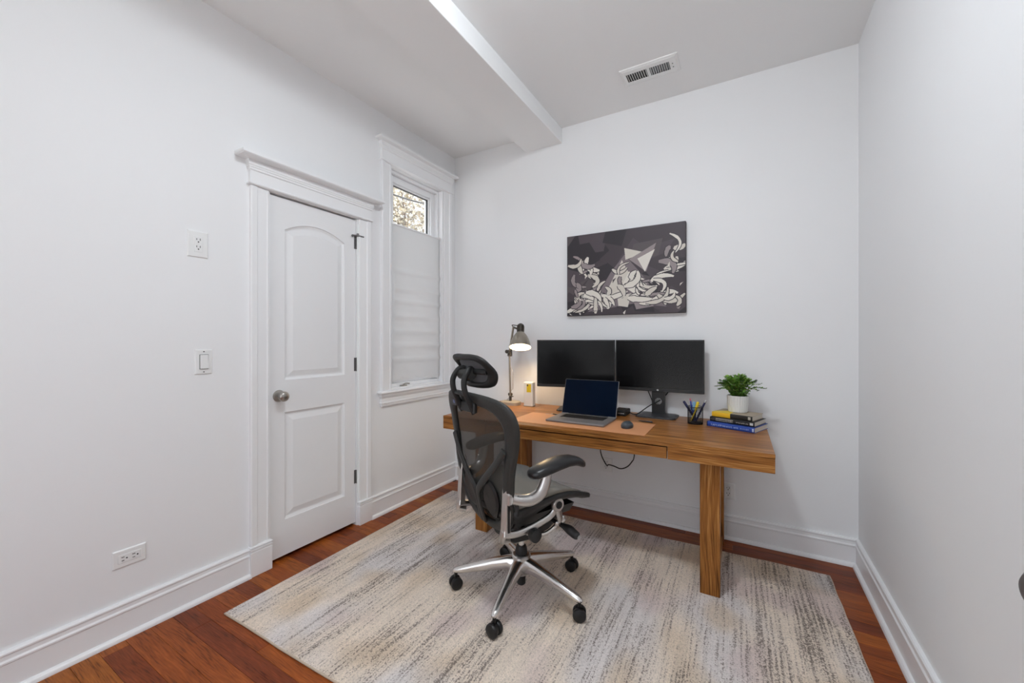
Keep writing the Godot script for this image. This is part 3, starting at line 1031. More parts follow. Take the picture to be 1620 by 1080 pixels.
func build_outside() -> void:
	struct("ground", bx(Vector3(-10, -0.5, -10), Vector3(10, -0.3, 14)), M.concrete, "pale paved ground outside the window", "ground")
	var t := thing("blossoming_tree", "tree with pale blossom seen through the clear top of the window", "tree", Vector3(-3.6, -0.3, -3.3))
	var rng := RandomNumberGenerator.new()
	rng.seed = 12
	var st := begin()
	tube(st, [Vector3(0, 0, 0), Vector3(0.05, 1.2, 0.02), Vector3(-0.04, 2.4, 0.1), Vector3(0.1, 3.5, 0.0)], [0.17, 0.14, 0.11, 0.06], 10)
	obj("trunk", st, M.bark, t)
	var tips := []
	for i in 30:
		var a := rng.randf() * TAU
		var h := rng.randf_range(1.9, 3.5)
		var reach := rng.randf_range(0.8, 2.1)
		var p0 := Vector3(0, h, 0.05)
		var p2 := p0 + Vector3(cos(a) * reach, rng.randf_range(0.4, 1.9), sin(a) * reach)
		var p1 := p0.lerp(p2, 0.5) + Vector3(0, rng.randf_range(-0.15, 0.1), 0)
		var pts := curve([p0, p1, p2], 5)
		var rad := []
		for k in pts.size(): rad.append(lerpf(0.035, 0.006, k / float(pts.size() - 1)))
		st = begin()
		tube(st, pts, rad, 6)
		obj("branch", st, M.bark, t)
		for k in range(2, pts.size()): tips.append(pts[k])
		for q in 3:
			var d := Vector3(rng.randf_range(-1, 1), rng.randf_range(-0.3, 1), rng.randf_range(-1, 1)).normalized()
			var b0: Vector3 = pts[3 + rng.randi() % (pts.size() - 4)]
			st = begin()
			tube(st, [b0, b0 + d * 0.28, b0 + d * 0.6 + Vector3(0, 0.06, 0)], [0.011, 0.008, 0.004], 5)
			obj("branch", st, M.bark, t)
			for k in 5: tips.append(b0 + d * 0.12 * (k + 1))
	# blossoms and young leaves, past counting
	st = begin()
	for k in 5:
		var a := TAU * k / 5.0
		var d := Vector3(cos(a), 0.25, sin(a))
		var n := Vector3(-sin(a), 0, cos(a))
		face(st, [Vector3.ZERO, d * 0.5 + n * 0.3, d, d * 0.5 - n * 0.3], Vector3.UP)
	st.generate_normals()
	var mm := MultiMesh.new()
	mm.transform_format = MultiMesh.TRANSFORM_3D
	mm.use_colors = true
	mm.mesh = st.commit()
	mm.instance_count = 36000
	var cols := [Color(0.50, 0.46, 0.37), Color(0.40, 0.35, 0.26), Color(0.60, 0.58, 0.51), Color(0.18, 0.13, 0.075), Color(0.28, 0.23, 0.14)]
	for i in mm.instance_count:
		var c: Vector3 = tips[rng.randi() % tips.size()] + Vector3(rng.randfn(), rng.randfn(), rng.randfn()) * 0.24
		var b := Basis.from_euler(Vector3(rng.randf() * TAU, rng.randf() * TAU, rng.randf() * TAU)).scaled(Vector3.ONE * rng.randf_range(0.016, 0.036))
		mm.set_instance_transform(i, Transform3D(b, c))
		mm.set_instance_color(i, cols[rng.randi() % cols.size()])
	var mi := MultiMeshInstance3D.new()
	mi.name = "blossom"
	mi.multimesh = mm
	mi.material_override = M.blossom
	mi.set_meta("kind", "stuff")
	t.add_child(mi)
	st = begin()
	var wire := []
	for i in 13:
		var u := i / 12.0
		wire.append(Vector3(lerpf(-1.35, -2.05, u), lerpf(2.95, 3.5, u) - 0.1 * sin(u * PI), lerpf(0.2, -2.6, u)))
	tube(st, wire, 0.011, 6)
	var pl := thing("power_line", "thin dark power line crossing the clear pane of the window", "wire")
	obj("wire", st, M.cable, pl)
	for i in [0, 12]:
		st = begin()
		tube(st, [Vector3(wire[i].x, -0.3, wire[i].z), wire[i] + Vector3(0, 0.12, 0)], 0.05, 10)
		obj("pole", st, M.bark, pl)

# ---------------------------------------------------------------- rug, picture, desk
func build_rug() -> void:
	var o := thing("area_rug", "large woven rug with fine grey and cream streaks under desk and chair", "rug", Vector3(1.41, 0, 1.06), 0.022)
	var hw := 1.214
	var hd := 0.832
	var n := noise(61, 1.0, 2)
	var nx := 60
	var nz := 44
	var P := func(i: int, k: int) -> Vector3:
		var u := i / float(nx) * 2.0 - 1.0
		var v := k / float(nz) * 2.0 - 1.0
		var wob := n.get_noise_2d(u * 5.0, 3.0) * 0.007 if v < 0 else n.get_noise_2d(u * 3.0, 8.0) * 0.003
		return Vector3(u * hw + n.get_noise_2d(2.0, v * 4.0) * 0.003 * absf(u), RUG, v * hd + wob * absf(v))
	var st := begin()
	st.set_smooth_group(0)
	for i in nx:
		for k in nz:
			var a: Vector3 = P.call(i, k)
			var b: Vector3 = P.call(i + 1, k)
			var c: Vector3 = P.call(i + 1, k + 1)
			var d: Vector3 = P.call(i, k + 1)
			var ua := Vector2(i / float(nx), k / float(nz))
			var uc := Vector2((i + 1) / float(nx), (k + 1) / float(nz))
			face(st, [a, b, c, d], Vector3.UP, Transform3D.IDENTITY, 0, [ua, Vector2(uc.x, ua.y), uc, Vector2(ua.x, uc.y)])
	obj("pile", st, M.rug, o)
	# bound edge all round
	var ring := []
	for i in nx: ring.append(P.call(i, 0))
	for k in nz: ring.append(P.call(nx, k))
	for i in nx: ring.append(P.call(nx - i, nz))
	for k in nz: ring.append(P.call(0, nz - k))
	var loop_ := []
	for p in ring: loop_.append(Vector3(p.x, RUG * 0.5, p.z))
	st = begin()
	tube(st, loop_, Vector2(0.0045, RUG * 0.53), 8, false, true)
	obj("binding", st, M.rug_edge, o)

func build_picture() -> void:
	var o := thing("canvas_print", "dark canvas print of pale angular shapes hanging above the monitors", "picture", Vector3(1.4885, 1.7, 0.0))
	var hw := 0.409
	var hh := 0.295
	var d := 0.034
	var st := begin()
	box(st, Vector3(0, 0, d / 2), Vector3(hw * 2, hh * 2, d), 0.002)
	obj("stretcher", st, M.canvas_edge, o)
	st = begin()
	face(st, [Vector3(-hw + 0.002, hh - 0.002, d + 0.0006), Vector3(hw - 0.002, hh - 0.002, d + 0.0006), Vector3(hw - 0.002, -hh + 0.002, d + 0.0006), Vector3(-hw + 0.002, -hh + 0.002, d + 0.0006)], Vector3.BACK, Transform3D.IDENTITY, 0, [Vector2(0, 0), Vector2(1, 0), Vector2(1, 1), Vector2(0, 1)])
	obj("print", st, M.art_print, o)

# desk corners on the floor plan: local x runs along the front edge from its left end, z towards the viewer
func build_desk() -> void:
	var L := 1.818
	var Dp := 0.735
	var o := thing("desk", "brown wooden desk with thick top, one drawer and four square legs", "desk", Vector3(0.513, 0, 0.052), 0.012)
	var top := DESK
	var th := 0.084
	# thick top: a slab above, an apron below with a gap where the drawer sits
	var dx0 := 0.33
	var dx1 := 1.378
	var st := begin()
	box(st, Vector3(L / 2, top - 0.011, Dp / 2), Vector3(L, 0.022, Dp), 0.0015)
	obj("tabletop", st, M.desk_wood, o)
	st = begin()
	var ay0 := top - th
	var ay1 := top - 0.0222
	add_bx(st, Vector3(0.0005, ay0, Dp - 0.03), Vector3(dx0 - 0.002, ay1, Dp - 0.0005), 0.001)
	add_bx(st, Vector3(dx1 + 0.002, ay0, Dp - 0.03), Vector3(L - 0.0005, ay1, Dp - 0.0005), 0.001)
	add_bx(st, Vector3(0.03, ay0, 0.0005), Vector3(L - 0.03, ay1, 0.03), 0.001)
	add_bx(st, Vector3(0.0005, ay0, 0.0005), Vector3(0.03, ay1, Dp - 0.03), 0.001, 2)
	add_bx(st, Vector3(L - 0.03, ay0, 0.0005), Vector3(L - 0.0005, ay1, Dp - 0.03), 0.001, 2)
	add_bx(st, Vector3(0.03, ay0, 0.03), Vector3(dx0, ay0 + 0.012, Dp - 0.03))
	add_bx(st, Vector3(dx1, ay0, 0.03), Vector3(L - 0.03, ay0 + 0.012, Dp - 0.03))
	add_bx(st, Vector3(dx0, ay0, 0.03), Vector3(dx1, ay0 + 0.012, 0.24))
	obj("apron", st, M.desk_wood, o)
	st = begin()
	add_bx(st, Vector3(dx0 + 0.0025, ay0 + 0.001, Dp - 0.022), Vector3(dx1 - 0.0025, ay1 - 0.006, Dp - 0.003), 0.0012)
	add_bx(st, Vector3(dx0 + 0.02, ay0 + 0.002, 0.26), Vector3(dx1 - 0.02, ay0 + 0.01, Dp - 0.022))
	add_bx(st, Vector3(dx0 + 0.02, ay0 + 0.002, 0.25), Vector3(dx0 + 0.03, ay1 - 0.006, Dp - 0.022))
	add_bx(st, Vector3(dx1 - 0.03, ay0 + 0.002, 0.25), Vector3(dx1 - 0.02, ay1 - 0.006, Dp - 0.022))
	obj("drawer", st, M.desk_wood, o)
	for x in [0.205, 1.517]:
		for z in [0.02, 0.576]:
			st = begin()
			box(st, Vector3(x + 0.0435, (RUG + ay0) / 2, z + 0.0435), Vector3(0.087, ay0 - RUG, 0.087), 0.002, Transform3D.IDENTITY, 1)
			obj("leg", st, M.desk_wood, o)
		st = begin()
		box(st, Vector3(x + 0.0435, RUG + 0.001 + 0.03, 0.3415), Vector3(0.075, 0.06, 0.469), 0.0015, Transform3D.IDENTITY, 2)
		obj("stretcher", st, M.desk_wood, o)

# ---------------------------------------------------------------- things on the desk
func make_monitor(called: String, label: String, at: Vector3, turn: float, stand_off: float) -> Node3D:
	# the base of the stand is the origin; the screen faces local +z
	var o := thing(called, label, "monitor", at, turn, "black monitors on the desk")
	var w := 0.547
	var y0 := 0.158
	var y1 := 0.493
	var zf := stand_off
	var st := begin()
	add_bx(st, Vector3(-w / 2, y0, zf - 0.016), Vector3(w / 2, y1, zf), 0.002)
	add_bx(st, Vector3(-w / 2 + 0.06, y0 + 0.03, zf - 0.045), Vector3(w / 2 - 0.06, y1 - 0.05, zf - 0.016), 0.008)
	var body := obj("housing", st, M.monitor_black, o)
	obj("screen", bx(Vector3(-w / 2 + 0.007, y0 + 0.021, zf), Vector3(w / 2 - 0.007, y1 - 0.008, zf + 0.0008)), M.screen_off, o)
	obj("lower_bezel", bx(Vector3(-w / 2 + 0.001, y0 + 0.001, zf), Vector3(w / 2 - 0.001, y0 + 0.0195, zf + 0.002), 0.001), M.monitor_black, o)
	st = begin()
	lathe(st, [Vector2(0, 0), Vector2(0.0055, 0), Vector2(0.005, 0.0008), Vector2(0, 0.001)], 16, Transform3D(Basis(Vector3.RIGHT, PI / 2) * Basis.from_scale(Vector3(1.2, 1, 1)), Vector3(0, y0 + 0.0105, zf + 0.002)))
	obj("badge", st, M.mark_white, body)
	# stand: flat foot with clipped corners, upright with a round cable hole
	st = begin()
	var foot := []
	for q in [[0.0, 0.0], [0.007, 0.0], [0.011, 0.004]]:
		var hx: float = 0.121 - q[1]
		var hz: float = 0.092 - q[1]
		var c := 0.018
		foot.append(PackedVector3Array([Vector3(-hx + c, q[0], -hz), Vector3(hx - c, q[0], -hz), Vector3(hx, q[0], -hz + c), Vector3(hx, q[0], hz - c), Vector3(hx - c, q[0], hz), Vector3(-hx + c, q[0], hz), Vector3(-hx, q[0], hz - c), Vector3(-hx, q[0], -hz + c)]))
	loft(st, foot, true, false, [-1, -1])
	obj("foot", st, M.stand_grey, o)
	var neck := CSGCombiner3D.new()
	var nb := CSGBox3D.new()
	nb.size = Vector3(0.082, 0.36, 0.02)
	nb.position = Vector3(0, 0.19, -0.045)
	neck.add_child(nb)
	var hole := CSGCylinder3D.new()
	hole.radius = 0.0195
	hole.height = 0.1
	hole.sides = 28
	hole.rotation.x = PI / 2
	hole.position = Vector3(0, 0.093, -0.045)
	hole.operation = CSGShape3D.OPERATION_SUBTRACTION
	neck.add_child(hole)
	neck.name = "neck"
	nb.name = "upright"
	hole.name = "cable_hole"
	nb.material = M.monitor_black
	hole.material = M.monitor_black
	o.add_child(neck)
	st = begin()
	tube(st, ring_points(Vector3(0, 0.093, -0.034), Vector3.RIGHT, Vector3.UP, 0.0195, 28), 0.0018, 6, false, true)
	obj("cable_ring", st, M.silver, o)
	obj("mount", bx(Vector3(-0.05, 0.24, -0.036), Vector3(0.05, 0.34, zf - 0.044), 0.004), M.monitor_black, o)
	return o

func ring_points(c: Vector3, a: Vector3, b: Vector3, r: float, n: int) -> Array:
	var out := []
	for k in n:
		out.append(c + a * cos(TAU * k / n) * r + b * sin(TAU * k / n) * r)
	return out

func build_laptop() -> void:
	var o := thing("laptop", "open grey laptop with a dark blue screen on the leather mat", "laptop", Vector3(1.3625, DESK + 0.0025, 0.497), 0.0)
	var hw := 0.180
	var hd := 0.128
	var st := begin()
	box(st, Vector3(0, 0.0065, 0), Vector3(hw * 2, 0.012, hd * 2), 0.003)
	var base := obj("base", st, M.laptop_metal, o)
	obj("key_well", bx(Vector3(-0.138, 0.0125, -0.098), Vector3(0.138, 0.0129, 0.012)), M.key_black, base)
	st = begin()
	for r in 6:
		var n := 14 if r < 5 else 9
		var z := -0.094 + r * 0.0178
		for k in n:
			var x0 := lerpf(-0.136, 0.136, k / float(n))
			var x1 := lerpf(-0.136, 0.136, (k + 1) / float(n))
			box(st, Vector3((x0 + x1) / 2, 0.0136, z + 0.0075), Vector3(x1 - x0 - 0.0025, 0.0014, 0.0152 if r > 0 else 0.010), 0.0004)
	var keys := obj("keys", st, M.key_black, base)
	keys.set_meta("kind", "stuff")
	obj("trackpad", bx(Vector3(-0.07, 0.0124, 0.026), Vector3(0.07, 0.0128, 0.116)), M.laptop_metal, base)
	st = begin()
	var tilt := Transform3D(Basis(Vector3.RIGHT, -0.32), Vector3(0, 0.0115, -hd + 0.008))
	box(st, Vector3(0, 0.114, -0.003), Vector3(hw * 2, 0.232, 0.006), 0.0025, tilt)
	var lid := obj("lid", st, M.laptop_metal, o)
	st = begin()
	box(st, Vector3(0, 0.116, 0.0003), Vector3(hw * 2 - 0.006, 0.224, 0.0008), 0.0, tilt)
	obj("screen", st, M.laptop_screen, lid)
	st = begin()
	tube(st, [Vector3(-0.13, 0.011, -hd + 0.006), Vector3(0.13, 0.011, -hd + 0.006)], 0.005, 10)
	obj("hinge", st, M.key_black, o)

func build_desk_lamp() -> void:
	var o := thing("desk_lamp", "jointed metal desk lamp switched on at the left end of desk", "lamp", Vector3(0.682, DESK, 0.185))
	var st := begin()
	var rings := []
	for q in [[0.0, 0.074, 0.052], [0.022, 0.074, 0.052], [0.029, 0.066, 0.044]]:
		var ring := PackedVector3Array()
		for k in 28:
			var a := TAU * k / 28.0
			ring.append(Vector3(signf(cos(a)) * pow(absf(cos(a)), 0.55) * q[1], q[0], signf(sin(a)) * pow(absf(sin(a)), 0.55) * q[2]))
		rings.append(ring)
	loft(st, rings, true, false, [1, 2])
	obj("base", st, M.lamp_base, o)
	var a := Vector3(-0.004, 0.02, 0.0)
	var b := Vector3(-0.004, 0.115, 0.0)
	var c := Vector3(-0.012, 0.392, 0.0)
	var d := Vector3(0.036, 0.590, 0.022)
	st = begin()
	tube(st, [a, a + Vector3(0, 0.045, 0)], 0.011, 12)
	lathe(st, [Vector2(0, -0.014), Vector2(0.011, -0.014), Vector2(0.011, 0.014), Vector2(0, 0.014)], 14, Transform3D(Basis(Vector3.BACK, PI / 2), Vector3(-0.004, 0.078, 0)))
	tube(st, [Vector3(-0.004, 0.06, 0.012), Vector3(0.03, 0.066, 0.014)], 0.004, 6)
	obj("post_joint", st, M.lamp_joint, o)
	st = begin()
	for s in [-0.011, 0.011]:
		tube(st, [Vector3(a.x + s * 0.5, 0.07, s), c + Vector3(s * 0.5, -0.01, s)], 0.0066, 8)
	obj("lower_arm", st, M.lamp_metal, o)
	st = begin()
	var coil := []
	for i in 90:
		var u := i / 89.0
		coil.append(Vector3(0.02, lerpf(0.12, 0.25, u), 0.004) + Vector3(cos(u * TAU * 14), 0, sin(u * TAU * 14)) * 0.0065)
	tube(st, coil, 0.0016, 5)
	tube(st, [Vector3(0.004, 0.105, 0.004), Vector3(0.02, 0.122, 0.004)], 0.002, 5)
	tube(st, [Vector3(0.02, 0.248, 0.004), Vector3(-0.004, 0.29, 0.0)], 0.002, 5)
	obj("spring", st, M.silver, o)
	st = begin()
	box(st, c + Vector3(0.004, 0.0, 0), Vector3(0.03, 0.05, 0.034), 0.006, Transform3D(Basis(Vector3.BACK, -0.35), Vector3.ZERO) * Transform3D(Basis.IDENTITY, Vector3.ZERO) if false else Transform3D.IDENTITY)
	lathe(st, [Vector2(0, -0.022), Vector2(0.014, -0.022), Vector2(0.014, 0.022), Vector2(0, 0.022)], 16, Transform3D(Basis(Vector3.RIGHT, PI / 2), c + Vector3(-0.012, 0.012, 0)))
	tube(st, [c + Vector3(-0.002, 0.0, 0), c + Vector3(0.022, 0.055, 0.002)], 0.012, 10)
	obj("elbow", st, M.lamp_joint, o)
	st = begin()
	for s in [-0.011, 0.011]:
		tube(st, [c + Vector3(s * 0.4, 0.0, s), d + Vector3(s * 0.4, 0, s)], 0.0066, 8)
	obj("upper_arm", st, M.lamp_metal, o)
	# shade: a bell on a ribbed socket, its mouth tipped a little towards the viewer
	var top := Vector3(0.086, 0.604, 0.0)
	var tilt := Transform3D(Basis(Vector3(0.9, 0, -0.43).normalized(), -0.36) , top)
	st = begin()
	lathe(st, [Vector2(0.0, 0.012), Vector2(0.014, 0.010), Vector2(0.0245, 0.0), Vector2(0.0265, -0.010), Vector2(0.0265, -0.052), Vector2(0.030, -0.066)], 26, tilt)
	for k in 6:
		var yy := -0.012 - k * 0.007
		lathe(st, [Vector2(0.0262, yy + 0.002), Vector2(0.0285, yy), Vector2(0.0262, yy - 0.002)], 26, tilt, false)
	obj("socket_cap", st, M.lamp_joint, o)
	st = begin()
	tube(st, curve([d + Vector3(0, 0, 0), d + Vector3(-0.012, 0.015, 0), Vector3(0.048, 0.603, 0), Vector3(0.062, 0.6, 0.0)], 4), 0.0035, 6)
	tube(st, [d, tilt * Vector3(-0.02, -0.03, 0)], 0.007, 8)
	obj("bracket", st, M.lamp_joint, o)
	var prof := [Vector2(0.029, -0.062), Vector2(0.040, -0.074), Vector2(0.054, -0.094), Vector2(0.066, -0.120), Vector2(0.075, -0.150), Vector2(0.0785, -0.172), Vector2(0.0805, -0.176)]
	var inner := []
	for p in prof: inner.append(Vector2(p.x - 0.0016, p.y - 0.0008))
	st = begin()
	lathe(st, prof, 40, tilt, false)
	var shade := obj("lamp_shade", st, M.lamp_metal, o)
	st = begin()
	lathe(st, inner, 40, tilt, false)
	obj("shade_lining", st, M.shade_inside, shade)
	st = begin()
	ball(st, tilt * Vector3(0, -0.140, 0), Vector3(0.056, 0.042, 0.056), 24, 14, tilt.basis)
	obj("bulb", st, M.bulb, o)
	var l := OmniLight3D.new()
	l.name = "desk_bulb"
	l.light_color = Color(1.0, 0.86, 0.66)
	l.light_energy = BULB_ENERGY
	l.light_size = 0.03
	l.omni_range = 6.0
	l.omni_attenuation = 2.0
	l.shadow_enabled = true
	l.position = tilt * Vector3(0, -0.137, 0)
	o.add_child(l)
	st = begin()
	tube(st, curve([Vector3(-0.02, 0.05, -0.01), Vector3(-0.05, 0.03, -0.03), Vector3(-0.07, 0.006, -0.06)], 6), 0.0022, 6)
	obj("flex", st, M.silver, o)

func pen(called: String, label: String, foot: Vector3, tip: Vector3, r: float, body: String, cap: String, cap_share := 0.3) -> void:
	var o := thing(called, label, "pen", foot, 0.0, "" if called == "ballpoint_pen" else "pens in the wire cup")
	var d := tip - foot
	var n := d.normalized()
	var side := n.cross(Vector3.BACK).normalized()
	var xf := Transform3D(Basis(side, n, side.cross(n)), Vector3.ZERO)
	var l := d.length()
	var st := begin()
	lathe(st, [Vector2(0.0008, 0.0), Vector2(r * 0.55, 0.008), Vector2(r, 0.02), Vector2(r, l * (1.0 - cap_share))], 14, xf)
	obj("barrel", st, M[body], o)
	st = begin()
	lathe(st, [Vector2(r * 1.12, l * (1.0 - cap_share)), Vector2(r * 1.12, l - r * 0.6), Vector2(r * 0.8, l), Vector2(0, l)], 14, xf)
	box(st, Vector3(0, l * (1.0 - cap_share * 0.5), r * 1.5), Vector3(r * 0.5, l * cap_share * 0.8, r * 0.35), 0.0003, xf)
	obj("cap", st, M[cap], o)

func build_desk_things() -> void:
	# leather mat
	var mat_ := thing("desk_mat", "thin tan leather desk mat under the laptop and mouse", "desk mat", Vector3(1.379, DESK, 0.55), 0.008)
	var st := begin()
	box(st, Vector3(0, 0.0011, 0), Vector3(0.80, 0.0022, 0.32), 0.0008)
	obj("sheet", st, M.leather, mat_)
	var right_monitor := make_monitor("monitor", "black monitor on the right, its stand with a round cable hole", Vector3(1.738, DESK, 0.118), 0.0, -0.012)
	make_monitor("monitor", "black monitor on the left, angled inward behind the laptop", Vector3(1.191, DESK, 0.155), 0.235, 0.012)
	build_laptop()
	build_desk_lamp()

	# mouse
	var mo := thing("computer_mouse", "dark grey wireless mouse on the tan mat beside laptop", "mouse", Vector3(1.655, DESK + 0.0022, 0.553), -0.1)
	st = begin()
	var rings := []
	for q in [[0.0, 0.029, 0.048, 0.0], [0.004, 0.031, 0.051, 0.0], [0.014, 0.031, 0.051, 0.001], [0.024, 0.027, 0.045, 0.004], [0.032, 0.019, 0.034, 0.007], [0.036, 0.010, 0.020, 0.009], [0.0372, 0.002, 0.004, 0.010]]:
		var ring := PackedVector3Array()
		for k in 26:
			var a := TAU * k / 26.0
			ring.append(Vector3(cos(a) * q[1], q[0], sin(a) * q[2] + q[3]))
		rings.append(ring)
	loft(st, rings)
	obj("shell", st, M.mouse_grey, mo)
	st = begin()
	lathe(st, [Vector2(0, -0.003), Vector2(0.008, -0.003), Vector2(0.008, 0.003), Vector2(0, 0.003)], 16, Transform3D(Basis(Vector3.BACK, PI / 2), Vector3(0, 0.025, -0.03)))
	obj("wheel", st, M.rubber, mo)

	# dock
	var dk := thing("docking_station", "small black docking box on desk between laptop and right monitor", "dock", Vector3(1.523, DESK, 0.165), 0.02)
	st = begin()
	box(st, Vector3(0, 0.0185, 0), Vector3(0.082, 0.035, 0.13), 0.005)
	obj("case", st, M.black_plastic, dk)
	st = begin()
	for i in 5:
		box(st, Vector3(-0.008 + i * 0.0085, 0.018, 0.0651), Vector3(0.006 if i % 2 else 0.0045, 0.0075 if i % 3 else 0.006, 0.0006))
	obj("lettering", st, M.mark_white, dk)

	# white carton with a yellow sticker
	var ca := thing("carton", "slim white upright box with a yellow sticker beside the lamp", "box", Vector3(0.838, DESK, 0.175), 0.12)
	st = begin()
	box(st, Vector3(0, 0.09, 0), Vector3(0.072, 0.18, 0.055), 0.004)
	obj("case", st, M.carton, ca)
	obj("sticker", bx(Vector3(-0.012, 0.106, 0.0275), Vector3(0.022, 0.166, 0.0283)), M.yellow, ca)
	obj("mark", bx(Vector3(-0.009, 0.150, 0.0283), Vector3(-0.001, 0.164, 0.0288)), M.cover_black, ca)
	obj("base_band", bx(Vector3(-0.0365, 0.0, -0.028), Vector3(0.0365, 0.006, 0.028), 0.001), M.lamp_metal, ca)

	# small things near the mat
	var u := thing("memory_stick", "small black memory stick lying left of the laptop", "memory stick", Vector3(1.148, DESK, 0.405), -0.3)
	st = begin()
	box(st, Vector3(0, 0.004, 0), Vector3(0.034, 0.008, 0.014), 0.0015)
	obj("case", st, M.black_plastic, u)
	st = begin()
	box(st, Vector3(-0.023, 0.004, 0), Vector3(0.013, 0.0045, 0.011), 0.0005)
	obj("plug", st, M.silver, u)
	var kk := thing("metal_key", "tiny silver key left of the black memory stick", "key", Vector3(1.092, DESK, 0.408), 0.2)
	st = begin()
	lathe(st, [Vector2(0.006, 0), Vector2(0.011, 0), Vector2(0.011, 0.0025), Vector2(0.006, 0.0025), Vector2(0.006, 0)], 18, Transform3D.IDENTITY, false)
	obj("bow", st, M.silver, kk)
	st = begin()
	box(st, Vector3(0.024, 0.00125, 0), Vector3(0.028, 0.0025, 0.0045), 0.0004)
	box(st, Vector3(0.034, 0.00125, 0.0035), Vector3(0.004, 0.0025, 0.004), 0.0)
	box(st, Vector3(0.027, 0.00125, 0.003), Vector3(0.004, 0.0025, 0.003), 0.0)
	obj("blade", st, M.silver, kk)
	pen("ballpoint_pen", "dark pen lying flat behind the right end of the mat", Vector3(1.666, DESK + 0.0045, 0.339), Vector3(1.752, DESK + 0.0045, 0.347), 0.004, "stand_grey", "stand_grey", 0.35)

	# pen cup of black wire mesh
	var cup_at := Vector3(1.973, DESK, 0.236)
	var cup := thing("pen_cup", "black wire mesh pen cup on desk between monitor and books", "pen cup", cup_at)
	st = begin()
	lathe(st, [Vector2(0.0, 0.0), Vector2(0.041, 0.0), Vector2(0.042, 0.002), Vector2(0.042, 0.009), Vector2(0.040, 0.010), Vector2(0.0, 0.010)], 36)
	obj("base", st, M.black_plastic, cup)
	st = begin()
	for k in 36:
		var a := TAU * k / 36.0
		tube(st, [Vector3(cos(a) * 0.041, 0.008, sin(a) * 0.041), Vector3(cos(a) * 0.0415, 0.1, sin(a) * 0.0415)], 0.0008, 4, false)
	for k in 10:
		tube(st, ring_points(Vector3(0, 0.014 + k * 0.0086, 0), Vector3.RIGHT, Vector3.BACK, 0.0412, 30), 0.0008, 4, false, true)
	var wm := obj("wire_mesh", st, M.black_plastic, cup)
	wm.set_meta("kind", "stuff")
	st = begin()
	tube(st, ring_points(Vector3(0, 0.1, 0), Vector3.RIGHT, Vector3.BACK, 0.0418, 36), 0.002, 8, false, true)
	obj("rim", st, M.black_plastic, cup)
	var b := cup_at + Vector3(0, 0.0115, 0)
	pen("pen", "thick navy pen leaning left out of the pen cup", b + Vector3(0.012, 0, 0.012), b + Vector3(-0.062, 0.118, 0.012), 0.0065, "navy", "navy")
	pen("pen", "red-capped pen standing at the back left of the pen cup", b + Vector3(-0.01, 0, -0.016), b + Vector3(-0.030, 0.132, -0.022), 0.004, "blue", "pink", 0.12)
	pen("highlighter", "light blue highlighter standing in the middle of the pen cup", b + Vector3(-0.005, 0, -0.004), b + Vector3(-0.008, 0.115, -0.012), 0.0085, "blue", "sky_blue", 0.42)
	pen("highlighter", "yellow highlighter standing right of the light blue one", b + Vector3(-0.014, 0, 0.018), b + Vector3(0.016, 0.118, 0.006), 0.007, "cover_black", "yellow", 0.4)
	pen("pen", "thin yellow pen crossing low inside the pen cup", b + Vector3(-0.024, 0, 0.024), b + Vector3(0.012, 0.09, 0.022), 0.0035, "yellow", "yellow", 0.1)
	pen("pen", "dark blue pen with a silver end leaning right", b + Vector3(0.002, 0, 0.005), b + Vector3(0.056, 0.128, -0.004), 0.0055, "navy", "silver", 0.1)

	# three books and the potted plant on top
	var ty := DESK
	var specs := [
		["blue paperback book lying lowest of three under the plant", 0.250, 0.188, 0.0285, Vector3(2.188, 0, 0.2235), -0.36, "cover_blue", rgb8(38, 74, 164), [[0.0, 0.0, 0.02, 1.0, rgb8(24, 30, 70)], [0.95, 0.2, 0.035, 0.6, rgb8(196, 206, 230)]], [[0.1, 0.66, 0.3, 0.42, rgb8(176, 196, 236)], [0.72, 0.9, 0.35, 0.3, rgb8(150, 170, 220)]]],
		["black book with white spine lettering, middle of the three", 0.232, 0.17, 0.026, Vector3(2.191, 0, 0.216), -0.34, "cover_black", rgb8(28, 28, 28), [[0.14, 0.18, 0.4, 0.62, rgb8(150, 146, 138)], [0.9, 0.25, 0.07, 0.5, rgb8(210, 210, 206)]], [[0.15, 0.53, 0.26, 0.46, rgb8(40, 38, 36)], [0.6, 0.86, 0.36, 0.34, rgb8(168, 164, 156)], [0.02, 0.1, 0.3, 0.4, rgb8(110, 108, 104)]]],
		["yellow and black book lying topmost under the white pot", 0.212, 0.155, 0.027, Vector3(2.189, 0, 0.212), -0.35, "cover_cream", rgb8(40, 38, 34), [[0.0, 0.0, 0.47, 1.0, rgb8(240, 190, 44)], [0.9, 0.2, 0.06, 0.6, rgb8(190, 184, 170)]], []],
	]
	for i in 3:
		var q = specs[i]
		var bk := thing("book", q[0], "book", Vector3(q[4].x, ty, q[4].z), q[5], "books stacked under the plant")
		var w: float = q[1]
		var dp: float = q[2]
		var h: float = q[3]
		st = begin()
		add_bx(st, Vector3(-w / 2, 0.0002, -dp / 2), Vector3(w / 2, 0.0022, dp / 2), 0.0006)
		add_bx(st, Vector3(-w / 2, h - 0.0022, -dp / 2), Vector3(w / 2, h - 0.0003, dp / 2), 0.0006)
		obj("cover", st, M[q[6]], bk)
		var sp := spine_image(q[7], q[8], q[9], 300 + i)
		var m := textured("spine_%d" % i, sp, 0.42)
		m.texture_repeat = false
		st = begin()
		var prof := []
		for k in 7:
			var a := -PI / 2 + PI * k / 6.0
			prof.append(Vector2(0.0035 * cos(a), h / 2 + (h / 2 - 0.0004) * sin(a)))
